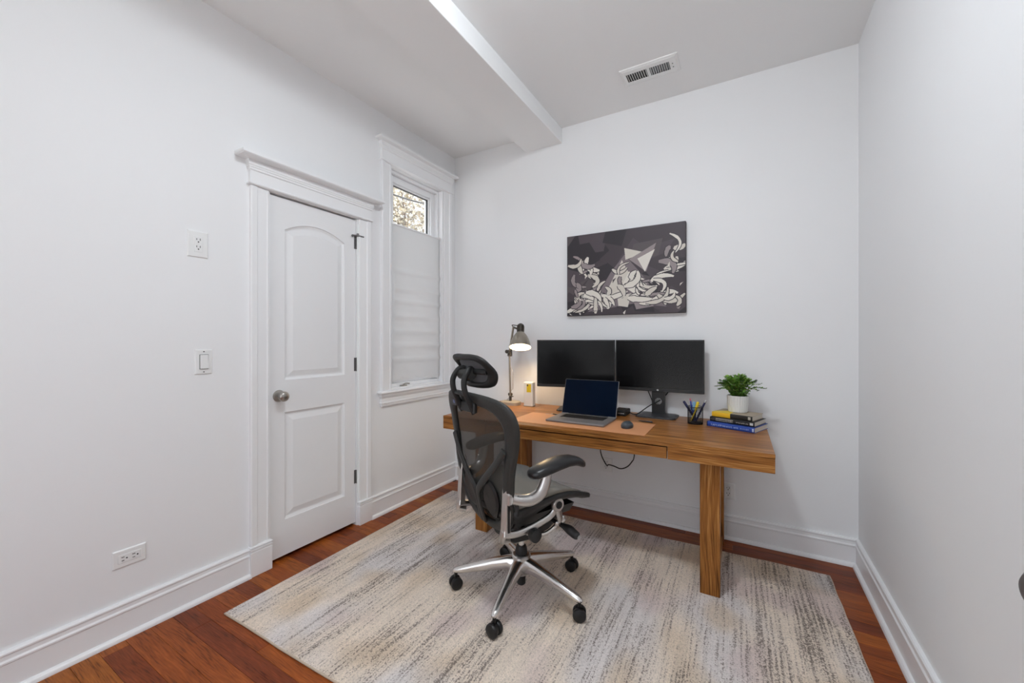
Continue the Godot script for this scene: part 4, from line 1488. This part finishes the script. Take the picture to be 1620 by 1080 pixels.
		for k in 6:
			var p0: Vector2 = prof[k]
			var p1: Vector2 = prof[k + 1]
			face(st, [Vector3(-w / 2, p0.y, dp / 2 + p0.x), Vector3(w / 2, p0.y, dp / 2 + p0.x), Vector3(w / 2, p1.y, dp / 2 + p1.x), Vector3(-w / 2, p1.y, dp / 2 + p1.x)], Vector3(0, prof[k].y + prof[k + 1].y - h, 0.02), Transform3D.IDENTITY, 0, [Vector2(0, 1 - p0.y / h), Vector2(1, 1 - p0.y / h), Vector2(1, 1 - p1.y / h), Vector2(0, 1 - p1.y / h)])
		obj("spine", st, m, bk)
		obj("pages", bx(Vector3(-w / 2 + 0.003, 0.0022, -dp / 2 + 0.003), Vector3(w / 2 - 0.003, h - 0.0022, dp / 2)), M.paper, bk)
		if i == 2:
			st = begin()
			face(st, [Vector3(-w / 2 + 0.001, h + 0.0002, dp / 2), Vector3(-w / 2 + w * 0.47, h + 0.0002, dp / 2), Vector3(-w / 2 + w * 0.40, h + 0.0002, -dp / 2 + 0.02), Vector3(-w / 2 + 0.001, h + 0.0002, dp / 2 - 0.03)], Vector3.UP)
			obj("cover_print", st, M.yellow, bk)
		ty += h + 0.0003
	var pl := thing("potted_plant", "small leafy green plant in a ribbed white pot on books", "plant", Vector3(2.191, ty, 0.192))
	st = begin()
	var pr := []
	var ph := 0.094
	for q in [[0.0, 0.0], [0.044, 0.0], [0.047, 0.003], [0.0525, ph * 0.5], [0.0555, ph - 0.003], [0.0545, ph], [0.051, ph], [0.049, ph * 0.85], [0.0, ph * 0.83]]: pr.append(Vector2(q[0], q[1]))
	var prings := []
	var groups := []
	for i in pr.size():
		var ring := PackedVector3Array()
		for k in 108:
			var a := TAU * k / 108.0
			var rr: float = pr[i].x
			if i > 1 and i < 5: rr += 0.0011 * cos(a * 27.0)
			ring.append(Vector3(cos(a) * maxf(rr, 1e-5), pr[i].y, sin(a) * maxf(rr, 1e-5)))
		prings.append(ring)
		if i < pr.size() - 1: groups.append([1, 2, 3, 3, 4, 5, 6, 7][i])
	loft(st, prings, false, false, groups)
	obj("pot", st, M.white_ceramic, pl)
	st = begin()
	lathe(st, [Vector2(0.0495, ph - 0.012), Vector2(0.02, ph - 0.007), Vector2(0, ph - 0.006)], 24, Transform3D.IDENTITY, false)
	obj("soil", st, M.soil, pl)
	var rng := RandomNumberGenerator.new()
	rng.seed = 9
	var stems := begin()
	st = begin()
	st.set_color(Color.WHITE)
	for i in 84:
		var a := TAU * i / 84.0 * 5.0 + rng.randf() * 0.6
		var lean := rng.randf_range(0.15, 1.0)
		var reach := lerpf(0.012, 0.098, lean) * rng.randf_range(0.85, 1.12)
		var rise := lerpf(0.112, 0.040, lean * lean) + rng.randf_range(-0.012, 0.02)
		var p0 := Vector3(cos(a) * 0.03 * lean, ph - 0.008, sin(a) * 0.03 * lean)
		var p2 := p0 + Vector3(cos(a) * reach, rise, sin(a) * reach)
		var p1 := p0.lerp(p2, 0.45) + Vector3(0, 0.02 + 0.01 * lean, 0)
		var pts := curve([p0, p1, p2], 5)
		tube(stems, pts, 0.0008, 4, false)
		var shade := rng.randf_range(0.7, 1.25)
		for k in range(1, pts.size()):
			for s in [-1.0, 1.0]:
				var t: Vector3 = (pts[k] - pts[k - 1]).normalized()
				var side: Vector3 = t.cross(Vector3.UP).normalized() * s
				var dirn: Vector3 = (side * 0.85 + t * 0.55 + Vector3(0, rng.randf_range(-0.2, 0.5), 0)).normalized()
				var ln := rng.randf_range(0.0115, 0.0175) * (1.0 if k < pts.size() - 1 else 0.8)
				var wd: Vector3 = dirn.cross(Vector3(rng.randf_range(-0.4, 0.4), 1, rng.randf_range(-0.4, 0.4))).normalized() * ln * 0.5
				var upn: Vector3 = wd.cross(dirn).normalized() * ln * 0.12
				var c := Color(0.13, 0.30, 0.04) * shade
				if k >= pts.size() - 2 and lean > 0.6: c = Color(0.10, 0.16, 0.06) * shade
				elif rng.randf() < 0.3: c = Color(0.28, 0.46, 0.08) * shade
				c.a = 1.0
				st.set_color(c)
				var b0: Vector3 = pts[k]
				face(st, [b0, b0 + dirn * ln * 0.4 + wd - upn, b0 + dirn * ln * 0.85 + wd * 0.6 - upn, b0 + dirn * ln], Vector3.UP)
				face(st, [b0, b0 + dirn * ln * 0.4 - wd - upn, b0 + dirn * ln * 0.85 - wd * 0.6 - upn, b0 + dirn * ln], Vector3.UP)
	obj("stems", stems, M.stem_green, pl).set_meta("kind", "stuff")
	obj("foliage", st, M.leaf, pl).set_meta("kind", "stuff")

	# cables
	var c1 := begin()
	tube(c1, curve([Vector3(1.566, DESK + 0.012, 0.135), Vector3(1.60, DESK + 0.006, 0.15), Vector3(1.63, DESK + 0.018, 0.16), Vector3(1.69, DESK + 0.066, 0.135), Vector3(1.735, DESK + 0.092, 0.1), Vector3(1.765, DESK + 0.115, 0.05), Vector3(1.80, DESK + 0.17, 0.04), Vector3(1.80, DESK + 0.22, 0.05)], 6), 0.0034, 8)
	tag(obj("monitor_cable", c1, M.cable), "black cable running from the dock through the monitor stand hole", "cable")
	c1 = begin()
	tube(c1, curve([Vector3(1.662, DESK + 0.19, 0.07), Vector3(1.672, DESK + 0.15, 0.065), Vector3(1.69, DESK + 0.1, 0.055), Vector3(1.71, DESK + 0.03, 0.045), Vector3(1.73, DESK + 0.004, 0.04)], 6), 0.003, 8)
	var cab := obj("cable", c1, M.cable, right_monitor)
	cab.transform = right_monitor.transform.affine_inverse()
	c1 = begin()
	tube(c1, curve([Vector3(1.415, 0.650, 0.3), Vector3(1.418, 0.54, 0.3), Vector3(1.425, 0.49, 0.3), Vector3(1.445, 0.448, 0.3), Vector3(1.463, 0.424, 0.3), Vector3(1.474, 0.432, 0.301), Vector3(1.51, 0.427, 0.3), Vector3(1.55, 0.418, 0.3), Vector3(1.59, 0.436, 0.3), Vector3(1.618, 0.47, 0.3), Vector3(1.634, 0.51, 0.3), Vector3(1.64, 0.650, 0.3)], 5), 0.0036, 8)
	tag(obj("power_cable", c1, M.cable), "black power cable sagging in a loop below the desk drawer", "cable")

# ---------------------------------------------------------------- office chair
# chair axes: x to the sitter's right, y up, -z forward
func back_z(r: float, y: float) -> float:
	var ys := [0.36, 0.45, 0.55, 0.65, 0.75, 0.85, 0.95, 1.0]
	var fs := [0.174, 0.205, 0.229, 0.242, 0.247, 0.260, 0.284, 0.303]
	var f: float = fs[0]
	for i in ys.size() - 1:
		if y >= ys[i]:
			var u := clampf((y - ys[i]) / (ys[i + 1] - ys[i]), 0.0, 1.0)
			f = lerpf(fs[i], fs[i + 1], u)
	return f - 0.45 * r * r

func mirrored(half: Array) -> Array:
	# half runs from the top middle down the right side to the bottom middle
	var out := half.duplicate()
	for i in range(half.size() - 2, 0, -1):
		out.append(Vector2(-half[i].x, half[i].y))
	return out

func smooth_loop(pts: Array, per: int) -> Array:
	var v := []
	for p in pts: v.append(Vector3(p.x, p.y, 0))
	return curve(v, per, true)

func band(st: SurfaceTool, outer: Array, inner: Array, t: float, zf: Callable, bulge := 0.0) -> void:
	# a flat rounded band between two loops that lie on the surface zf
	var rings := []
	for i in outer.size():
		var o: Vector3 = outer[i]
		var n: Vector3 = inner[i]
		var ring := PackedVector3Array()
		for q in [[0.0, 0.0], [0.06, 0.8], [0.25, 1.0], [0.75, 1.0], [0.94, 0.8], [1.0, 0.0], [0.94, -0.8], [0.75, -1.0], [0.25, -1.0], [0.06, -0.8]]:
			var p := o.lerp(n, q[0])
			ring.append(Vector3(p.x, p.y, zf.call(p.x, p.y) + q[1] * t + bulge * sin(q[0] * PI) * (1.0 if q[1] > 0 else 0.3)))
		rings.append(ring)
	loft(st, rings, false, true)

func sheet(st: SurfaceTool, rim: Array, c: Vector2, zf: Callable, t: float, off: float) -> void:
	# a thin cloth filling a loop on the surface zf
	var rings := []
	for side in [1.0, -1.0]:
		for k in 9:
			var s := k / 8.0 if side > 0 else 1.0 - k / 8.0
			var ring := PackedVector3Array()
			for p in rim:
				var q := Vector2(lerpf(c.x, p.x, maxf(s, 0.01)), lerpf(c.y, p.y, maxf(s, 0.01)))
				ring.append(Vector3(q.x, q.y, zf.call(q.x, q.y) + off + side * t))
			rings.append(ring)
	st.set_smooth_group(0)
	for i in rings.size() - 1:
		var a = rings[i]
		var b = rings[i + 1]
		for k in rim.size():
			var k1 := (k + 1) % rim.size()
			if a[k].distance_squared_to(b[k]) < 1e-12: continue
			var n := Vector3(0, 0, 1) if i < 8 else Vector3(0, 0, -1)
			if i == 8: continue
			face(st, [a[k], a[k1], b[k1], b[k]], n)
	st.set_smooth_group(-1)

func build_chair() -> void:
	var o := thing("office_chair", "dark mesh office chair with headrest and polished five-arm base", "chair", Vector3(1.285, RUG, 1.115), deg_to_rad(-25.0))
	var st := begin()
	# ---- base
	var turn0 := deg_to_rad(9.4)
	lathe(st, [Vector2(0.0, 0.085), Vector2(0.030, 0.085), Vector2(0.036, 0.10), Vector2(0.044, 0.155), Vector2(0.046, 0.176), Vector2(0.040, 0.182), Vector2(0.0, 0.182)], 30)
	var hub := obj("hub", st, M.cast_metal, o)
	st = begin()
	lathe(st, [Vector2(0, 0.035), Vector2(0.017, 0.035), Vector2(0.021, 0.04), Vector2(0.021, 0.09), Vector2(0, 0.09)], 18)
	obj("cylinder_foot", st, M.black_plastic, hub)
	for k in 5:
		# angle in the world, then into the turned chair: rotation by -25 degrees about y
		var a := turn0 + TAU * k / 5.0
		var w := Vector3(cos(a), 0, sin(a))
		var d := w.rotated(Vector3.UP, deg_to_rad(25.0))
		var s := d.cross(Vector3.UP).normalized()
		var rings := []
		for q in [[0.030, 0.172, 0.024, 0.100, 0.030], [0.07, 0.168, 0.024, 0.112, 0.024], [0.14, 0.152, 0.021, 0.104, 0.019], [0.22, 0.130, 0.018, 0.092, 0.016], [0.285, 0.112, 0.0165, 0.082, 0.015], [0.315, 0.104, 0.0155, 0.079, 0.014], [0.330, 0.098, 0.012, 0.080, 0.011], [0.3365, 0.091, 0.006, 0.084, 0.006]]:
			var c: Vector3 = d * q[0]
			var hy: float = q[1]
			var ly: float = q[3]
			rings.append(PackedVector3Array([
				c + s * q[2] * 0.55 + Vector3.UP * hy, c + s * q[2] + Vector3.UP * (hy - 0.008), c + s * q[4] + Vector3.UP * (ly + 0.004), c + s * q[4] * 0.8 + Vector3.UP * ly,
				c - s * q[4] * 0.8 + Vector3.UP * ly, c - s * q[4] + Vector3.UP * (ly + 0.004), c - s * q[2] + Vector3.UP * (hy - 0.008), c - s * q[2] * 0.55 + Vector3.UP * hy]))
		st = begin()
		loft(st, rings)
		obj("base_arm", st, M.chrome, o)
		# caster: stem, hood and twin wheels, each turned its own way
		var swing := [0.5, 1.25, 0.55, 0.9, 1.9][k] as float
		var c := d * 0.322
		var ax := s.rotated(Vector3.UP, swing)
		st = begin()
		tube(st, [c + Vector3(0, 0.086, 0), c + Vector3(0, 0.05, 0)], 0.008, 12)
		tube(st, [c - ax * 0.007 + Vector3(0, 0.030, 0), c + ax * 0.007 + Vector3(0, 0.030, 0)], 0.024, 18)
		var caster := obj("caster", st, M.caster_black, o)
		for e in [-1.0, 1.0]:
			st = begin()
			var wx := Transform3D(Basis(ax * e, Vector3.UP, (ax * e).cross(Vector3.UP)) * Basis(Vector3.BACK, -PI / 2), c + Vector3(0, 0.0295, 0))
			lathe(st, [Vector2(0.0, 0.006), Vector2(0.027, 0.006), Vector2(0.0292, 0.009), Vector2(0.0292, 0.020), Vector2(0.027, 0.024), Vector2(0.018, 0.0275), Vector2(0.0, 0.029)], 26, wx)
			obj("wheel", st, M.caster_black, caster)
	# ---- column
	st = begin()
	lathe(st, [Vector2(0, 0.178), Vector2(0.028, 0.178), Vector2(0.030, 0.19), Vector2(0.027, 0.212), Vector2(0.023, 0.222), Vector2(0, 0.222)], 24)
	obj("column_collar", st, M.black_plastic, o)
	st = begin()
	lathe(st, [Vector2(0, 0.22), Vector2(0.0145, 0.22), Vector2(0.0145, 0.30), Vector2(0, 0.30)], 20)
	obj("gas_column", st, M.chrome, o)
	# ---- tilt mechanism
	st = begin()
	var rings := []
	for q in [[0.12, 0.06, 0.30, 0.39], [0.09, 0.085, 0.285, 0.40], [0.0, 0.09, 0.28, 0.405], [-0.09, 0.1, 0.305, 0.42], [-0.16, 0.09, 0.34, 0.43]]:
		rings.append(PackedVector3Array([Vector3(-q[1], q[2] + 0.012, q[0]), Vector3(-q[1] + 0.015, q[2], q[0]), Vector3(q[1] - 0.015, q[2], q[0]), Vector3(q[1], q[2] + 0.012, q[0]), Vector3(q[1], q[3], q[0]), Vector3(-q[1], q[3], q[0])]))
	loft(st, rings)
	obj("tilt_housing", st, M.black_plastic, o)
	for s in [-1.0, 1.0]:
		# polished side link: from the post foot forward and up to a round eye under the seat
		st = begin()
		tube(st, curve([Vector3(s * 0.198, 0.410, 0.222), Vector3(s * 0.199, 0.402, 0.17), Vector3(s * 0.202, 0.408, 0.10), Vector3(s * 0.206, 0.424, 0.03), Vector3(s * 0.210, 0.440, -0.01), Vector3(s * 0.218, 0.468, -0.032)], 6), Vector2(0.011, 0.0155), 12)
		lathe(st, [Vector2(0.0, -0.011), Vector2(0.028, -0.011), Vector2(0.031, -0.006), Vector2(0.031, 0.006), Vector2(0.028, 0.011), Vector2(0.0, 0.011)], 26, Transform3D(Basis(Vector3.BACK, PI / 2), Vector3(s * 0.226, 0.488, -0.034)))
		tube(st, [Vector3(s * 0.222, 0.475, -0.036), Vector3(s * 0.206, 0.405, -0.07)], Vector2(0.010, 0.022), 10)
		var link := obj("side_link", st, M.cast_metal, o)
		st = begin()
		lathe(st, [Vector2(0.0, 0.0), Vector2(0.017, 0.0), Vector2(0.016, 0.004), Vector2(0.0, 0.005)], 20, Transform3D(Basis(Vector3.BACK, -s * PI / 2), Vector3(s * 0.236, 0.488, -0.034)))
		obj("pivot_cap", st, M.black_plastic, link)
		st = begin()
		tube(st, curve([Vector3(s * 0.12, 0.345, 0.06), Vector3(s * 0.125, 0.322, 0.0), Vector3(s * 0.13, 0.318, -0.05), Vector3(s * 0.145, 0.345, -0.095), Vector3(s * 0.19, 0.395, -0.085)], 6), Vector2(0.008, 0.010), 10)
		for q in [Vector3(s * 0.20, 0.408, -0.085), Vector3(s * 0.185, 0.385, -0.105), Vector3(s * 0.17, 0.372, -0.08)]:
			ball(st, q, Vector3(0.012, 0.014, 0.013), 12, 8)
		obj("lower_link", st, M.chrome, o)
	# knobs and levers on the sitter's right
	st = begin()
	lathe(st, [Vector2(0, 0), Vector2(0.026, 0.002), Vector2(0.029, 0.012), Vector2(0.028, 0.03), Vector2(0.02, 0.036), Vector2(0, 0.037)], 18, Transform3D(Basis(Vector3.BACK, -PI / 2), Vector3(0.206, 0.384, 0.092)))
	tube(st, [Vector3(0.08, 0.37, 0.08), Vector3(0.209, 0.384, 0.092)], 0.012, 10)
	obj("tension_knob", st, M.graphite_dark, o)
	st = begin()
	tube(st, curve([Vector3(0.10, 0.358, -0.103), Vector3(0.185, 0.342, -0.128), Vector3(0.225, 0.325, -0.14), Vector3(0.245, 0.318, -0.145)], 4), [0.010, 0.010, 0.010, 0.012, 0.018, 0.021, 0.021, 0.02, 0.02, 0.019, 0.018, 0.016, 0.010], 14)
	obj("lever", st, M.black_plastic, o)
	st = begin()
	lathe(st, [Vector2(0, 0), Vector2(0.009, 0.0), Vector2(0.009, 0.002), Vector2(0, 0.003)], 14, Transform3D(Basis(Vector3.BACK, -PI / 2), Vector3(0.246, 0.318, -0.145)))
	obj("lever_button", st, M.silver, o)

	# ---- seat: a sagging mesh in a dark rim that turns down at the front
	var seat_y := func(r: float, f: float) -> float:    # f forward
		var fs := [-0.20, -0.12, -0.05, 0.02, 0.09, 0.16, 0.22, 0.255]
		var ys := [0.500, 0.512, 0.526, 0.534, 0.532, 0.518, 0.498, 0.478]
		var y: float = ys[0]
		for i in fs.size() - 1:
			if f >= fs[i]: y = lerpf(ys[i], ys[i + 1], clampf((f - fs[i]) / (fs[i + 1] - fs[i]), 0, 1))
		return y - 0.012 + 0.32 * r * r - (0.0 if f > 0.1 else 0.010 * (1.0 - pow(r / 0.24, 2.0)))
	var outline := []
	for p in [Vector2(-0.17, -0.2), Vector2(0.0, -0.205), Vector2(0.17, -0.2), Vector2(0.215, -0.16), Vector2(0.23, -0.06), Vector2(0.243, 0.08), Vector2(0.247, 0.18), Vector2(0.232, 0.225), Vector2(0.15, 0.238), Vector2(0.0, 0.242), Vector2(-0.15, 0.238), Vector2(-0.232, 0.225), Vector2(-0.247, 0.18), Vector2(-0.243, 0.08), Vector2(-0.23, -0.06), Vector2(-0.215, -0.16)]:
		outline.append(Vector3(p.x, p.y, 0))
	outline = curve(outline, 5, true)
	var rim := []
	for p in outline: rim.append(Vector3(p.x, seat_y.call(p.x, p.y) - 0.006, -p.y))
	st = begin()
	var srings := []
	for i in rim.size():
		var p: Vector3 = rim[i]
		var inward := Vector3(-p.x, 0, -p.z).normalized()
		var side := clampf((0.2 + p.z) / 0.3, 0.0, 1.0)     # deeper towards the back
		var deep := lerpf(0.010, 0.048, side)
		srings.append(PackedVector3Array([p + Vector3(0, 0.006, 0) + inward * 0.012, p + Vector3(0, 0.005, 0), p - inward * 0.005 - Vector3(0, 0.003, 0), p - Vector3(0, 0.016, 0) - inward * 0.002, p - Vector3(0, deep + 0.012, 0) + inward * 0.03, p - Vector3(0, deep + 0.010, 0) + inward * 0.045, p - Vector3(0, 0.014, 0) + inward * 0.022]))
	loft(st, srings, false, true)
	obj("seat_frame", st, M.graphite_dark, o)
	st = begin()
	st.set_smooth_group(0)
	for layer in 10:
		for k in outline.size():
			var q := []
			for e in [[layer, k], [layer, k + 1], [layer + 1, k + 1], [layer + 1, k]]:
				var s: float = maxf(e[0] / 10.0, 0.004)
				var p: Vector3 = outline[e[1] % outline.size()] * s
				q.append(Vector3(p.x * 0.985, seat_y.call(p.x, p.y) + 0.0015, -p.y * 0.985))
			face(st, q, Vector3.UP)
	obj("seat_mesh", st, M.weave_seat, o)
	st = begin()
	rings = []
	for q in [[-0.17, 0.0], [0.17, 0.0]]: pass
	for z in [-0.17, -0.08, 0.05, 0.16]:
		rings.append(PackedVector3Array([Vector3(-0.16, 0.405, z), Vector3(0.16, 0.405, z), Vector3(0.19, 0.455, z), Vector3(-0.19, 0.455, z)]))
	loft(st, rings, true, false, [-1, -1, -1])
	obj("seat_pan", st, M.black_plastic, o)

	# ---- backrest
	var outer := mirrored([Vector2(0, 0.990), Vector2(0.10, 0.988), Vector2(0.185, 0.980), Vector2(0.246, 0.962), Vector2(0.282, 0.925), Vector2(0.292, 0.872), Vector2(0.281, 0.80), Vector2(0.258, 0.72), Vector2(0.241, 0.64), Vector2(0.227, 0.56), Vector2(0.210, 0.49), Vector2(0.178, 0.425), Vector2(0.115, 0.380), Vector2(0, 0.366)])
	var inner := mirrored([Vector2(0, 0.934), Vector2(0.09, 0.931), Vector2(0.155, 0.918), Vector2(0.192, 0.893), Vector2(0.209, 0.862), Vector2(0.213, 0.82), Vector2(0.206, 0.765), Vector2(0.195, 0.70), Vector2(0.184, 0.63), Vector2(0.172, 0.56), Vector2(0.158, 0.50), Vector2(0.13, 0.45), Vector2(0.08, 0.418), Vector2(0, 0.408)])
	var ol := smooth_loop(outer, 4)
	var il := smooth_loop(inner, 4)
	st = begin()
	band(st, ol, il, 0.011, back_z, 0.006)
	obj("backrest_frame", st, M.graphite, o)
	st = begin()
	var rim2 := []
	for i in il.size(): rim2.append(Vector2(il[i].x, il[i].y).lerp(Vector2(ol[i].x, ol[i].y), 0.2))
	sheet(st, rim2, Vector2(0, 0.7), back_z, 0.0006, -0.004)
	obj("backrest_mesh", st, M.weave, o)
	# Y-shaped back support behind the mesh with two dark pads
	st = begin()
	for s in [-1.0, 1.0]:
		var ya := []
		for p in [Vector2(0.218, 0.765), Vector2(0.17, 0.705), Vector2(0.10, 0.635), Vector2(0.045, 0.585), Vector2(0.012, 0.545), Vector2(0.006, 0.50), Vector2(0.008, 0.44), Vector2(0.010, 0.398)]:
			ya.append(Vector3(s * p.x, p.y, back_z(p.x, p.y) + 0.022))
		tube(st, curve(ya, 5), Vector2(0.018, 0.007), 10, true, false, Vector3.BACK)
	var sup := obj("back_support", st, M.graphite, o)
	for s in [-1.0, 1.0]:
		st = begin()
		var pr := []
		for k in 26:
			var a := TAU * k / 26.0
			pr.append(Vector2(s * (0.088 + cos(a) * (0.048 + 0.012 * sin(a * 2.0 + 0.6))), 0.525 + sin(a) * 0.088))
		var back_ring := PackedVector3Array()
		var mid_ring := PackedVector3Array()
		var front_ring := PackedVector3Array()
		for p in pr:
			var c := Vector2(s * 0.088, 0.525)
			var z := back_z(p.x, p.y)
			front_ring.append(Vector3(p.x, p.y, z + 0.003))
			mid_ring.append(Vector3(p.x, p.y, z + 0.010))
			var q: Vector2 = c + (p - c) * 0.8
			back_ring.append(Vector3(q.x, q.y, back_z(q.x, q.y) + 0.017))
		loft(st, [front_ring, mid_ring, back_ring], true, false, [1, 2])
		obj("lumbar_pad", st, M.black_plastic, sup)
	# small badge on the top rail
	st = begin()
	box(st, Vector3.ZERO, Vector3(0.05, 0.034, 0.004), 0.0015, Transform3D(Basis(Vector3.RIGHT, 0.2), Vector3(-0.16, 0.925, back_z(0.16, 0.925) + 0.016)))
	var badge := obj("badge_plate", st, M.stand_grey, o)
	st = begin()
	lathe(st, [Vector2(0, 0), Vector2(0.009, 0), Vector2(0.009, 0.0015), Vector2(0, 0.002)], 18, Transform3D(Basis(Vector3.RIGHT, PI / 2 + 0.2), Vector3(-0.155, 0.926, back_z(0.16, 0.925) + 0.018)))
	obj("badge_disc", st, M.emblem_blue, badge)

	# ---- arm posts, arms and pads
	for s in [-1.0, 1.0]:
		st = begin()
		var xr := 0.196
		var foot := Vector3(s * xr, 0.405, 0.226)
		var head := Vector3(s * xr, 0.652, 0.214)
		rings = []
		for q in [[0.0, 0.017, 0.016], [0.03, 0.019, 0.018], [0.12, 0.0165, 0.015], [0.9, 0.0165, 0.014], [0.97, 0.015, 0.013], [1.0, 0.010, 0.009]]:
			var c := foot.lerp(head, q[0])
			rings.append(PackedVector3Array([c + Vector3(-q[1] + 0.003, 0, -q[2]), c + Vector3(q[1] - 0.003, 0, -q[2]), c + Vector3(q[1], 0, -q[2] + 0.003), c + Vector3(q[1], 0, q[2] - 0.003), c + Vector3(q[1] - 0.003, 0, q[2]), c + Vector3(-q[1] + 0.003, 0, q[2]), c + Vector3(-q[1], 0, q[2] - 0.003), c + Vector3(-q[1], 0, -q[2] + 0.003)]))
		loft(st, rings, true, false, [-1, -1, -1, -1, -1])
		tube(st, [foot + Vector3(0, 0.02, 0.006), foot + Vector3(0, -0.012, 0.016), foot + Vector3(-s * 0.01, -0.022, -0.02)], Vector2(0.017, 0.014), 10)
		var post := obj("arm_post", st, M.cast_metal, o)
		st = begin()
		lathe(st, [Vector2(0, 0), Vector2(0.0055, 0), Vector2(0.005, 0.003), Vector2(0, 0.003)], 12, Transform3D(Basis(Vector3.RIGHT, PI / 2), head + Vector3(0, -0.018, 0.0135)))
		obj("screw", st, M.black_plastic, post)
		st = begin()
		box(st, Vector3(s * (xr + 0.0168), 0.52, 0.2195), Vector3(0.002, 0.2, 0.012), 0.0005)
		obj("slot", st, M.black_plastic, post)
		# the arm itself: a polished bar that swings out and up
		st = begin()
		box(st, Vector3(s * (xr + 0.010), 0.565, 0.214), Vector3(0.046, 0.05, 0.036), 0.005)
		var bar := curve([Vector3(s * (xr + 0.02), 0.563, 0.205), Vector3(s * (xr + 0.036), 0.552, 0.165), Vector3(s * (xr + 0.048), 0.552, 0.125), Vector3(s * (xr + 0.058), 0.572, 0.088), Vector3(s * (xr + 0.064), 0.61, 0.068), Vector3(s * (xr + 0.066), 0.662, 0.055)], 6)
		var rad := []
		for k in bar.size():
			var u := k / float(bar.size() - 1)
			rad.append(Vector2(lerpf(0.025, 0.021, u), lerpf(0.023, 0.027, sin(u * PI))))
		tube(st, bar, rad, 14)
		obj("arm", st, M.cast_metal, o)
		st = begin()
		tube(st, [Vector3(s * (xr + 0.034), 0.578, 0.188), Vector3(s * (xr + 0.036), 0.548, 0.19), Vector3(s * (xr + 0.038), 0.512, 0.194), Vector3(s * (xr + 0.034), 0.500, 0.196)], [0.008, 0.009, 0.009, 0.012], 10)
		obj("arm_catch", st, M.black_plastic, o)
		# pad
		st = begin()
		rings = []
		for q in [[-0.152, 0.664, 0.012, 0.006], [-0.147, 0.665, 0.027, 0.015], [-0.13, 0.668, 0.039, 0.021], [-0.09, 0.676, 0.046, 0.0235], [-0.03, 0.686, 0.049, 0.0235], [0.035, 0.692, 0.047, 0.0225], [0.08, 0.688, 0.044, 0.021], [0.11, 0.679, 0.041, 0.0205], [0.13, 0.669, 0.036, 0.0185], [0.139, 0.663, 0.027, 0.014], [0.143, 0.660, 0.010, 0.006]]:
			var ring := PackedVector3Array()
			for k in 22:
				var a := TAU * k / 22.0
				var cx := signf(cos(a)) * pow(absf(cos(a)), 0.75)
				var cy := signf(sin(a)) * pow(absf(sin(a)), 0.8)
				ring.append(Vector3(s * 0.268 + cx * q[2], q[1] + cy * q[3], -q[0]))
			rings.append(ring)
		loft(st, rings)
		obj("arm_pad", st, M.pad_black, o)

	# ---- headrest on its twin-stem yoke
	var hz := func(r: float, y: float) -> float: return 0.286 + 0.34 * (y - 1.075) - r * r * lerpf(2.6, 0.7, smoothstep(1.07, 1.15, y))
	var ho := mirrored([Vector2(0, 1.158), Vector2(0.06, 1.158), Vector2(0.105, 1.152), Vector2(0.136, 1.134), Vector2(0.143, 1.095), Vector2(0.137, 1.05), Vector2(0.114, 1.018), Vector2(0.066, 1.008), Vector2(0, 1.008)])
	var hi := mirrored([Vector2(0, 1.131), Vector2(0.05, 1.131), Vector2(0.086, 1.126), Vector2(0.106, 1.113), Vector2(0.112, 1.09), Vector2(0.108, 1.06), Vector2(0.091, 1.040), Vector2(0.055, 1.033), Vector2(0, 1.033)])
	var hol := smooth_loop(ho, 4)
	var hil := smooth_loop(hi, 4)
	st = begin()
	band(st, hol, hil, 0.011, hz, 0.004)
	var hr := obj("headrest_frame", st, M.graphite_dark, o)
	st = begin()
	rim2 = []
	for i in hil.size(): rim2.append(Vector2(hil[i].x, hil[i].y).lerp(Vector2(hol[i].x, hol[i].y), 0.2))
	sheet(st, rim2, Vector2(0, 1.083), hz, 0.0006, -0.004)
	obj("headrest_mesh", st, M.weave_head, hr)
	st = begin()
	var cross := []
	for i in 9:
		var x := lerpf(-0.112, 0.112, i / 8.0)
		cross.append(Vector3(x, 1.082, hz.call(x, 1.082) + 0.008))
	tube(st, cross, Vector2(0.007, 0.012), 10, true, false, Vector3.UP)
	obj("crossbar", st, M.black_plastic, hr)
	st = begin()
	for s in [-1.0, 1.0]:
		tube(st, curve([Vector3(s * 0.052, 0.90, 0.292), Vector3(s * 0.053, 0.955, 0.318), Vector3(s * 0.053, 1.0, 0.338), Vector3(s * 0.052, 1.045, 0.342), Vector3(s * 0.048, 1.082, 0.322), Vector3(s * 0.04, 1.094, 0.305), Vector3(s * 0.034, 1.09, 0.29)], 6), Vector2(0.013, 0.010), 12, true, false, Vector3.RIGHT)
	tube(st, [Vector3(-0.052, 0.985, 0.332), Vector3(0.052, 0.985, 0.332)], Vector2(0.008, 0.008), 8)
	box(st, Vector3(0, 0.925, 0.297), Vector3(0.15, 0.045, 0.02), 0.005, Transform3D(Basis.IDENTITY, Vector3(0, 0, 0)))
	obj("headrest_yoke", st, M.graphite_dark, o)
	st = begin()
	lathe(st, [Vector2(0, -0.05), Vector2(0.022, -0.05), Vector2(0.025, -0.044), Vector2(0.025, 0.044), Vector2(0.022, 0.05), Vector2(0, 0.05)], 20, Transform3D(Basis(Vector3.BACK, PI / 2), Vector3(0, 1.068, 0.302)))
	obj("headrest_pivot", st, M.graphite, o)
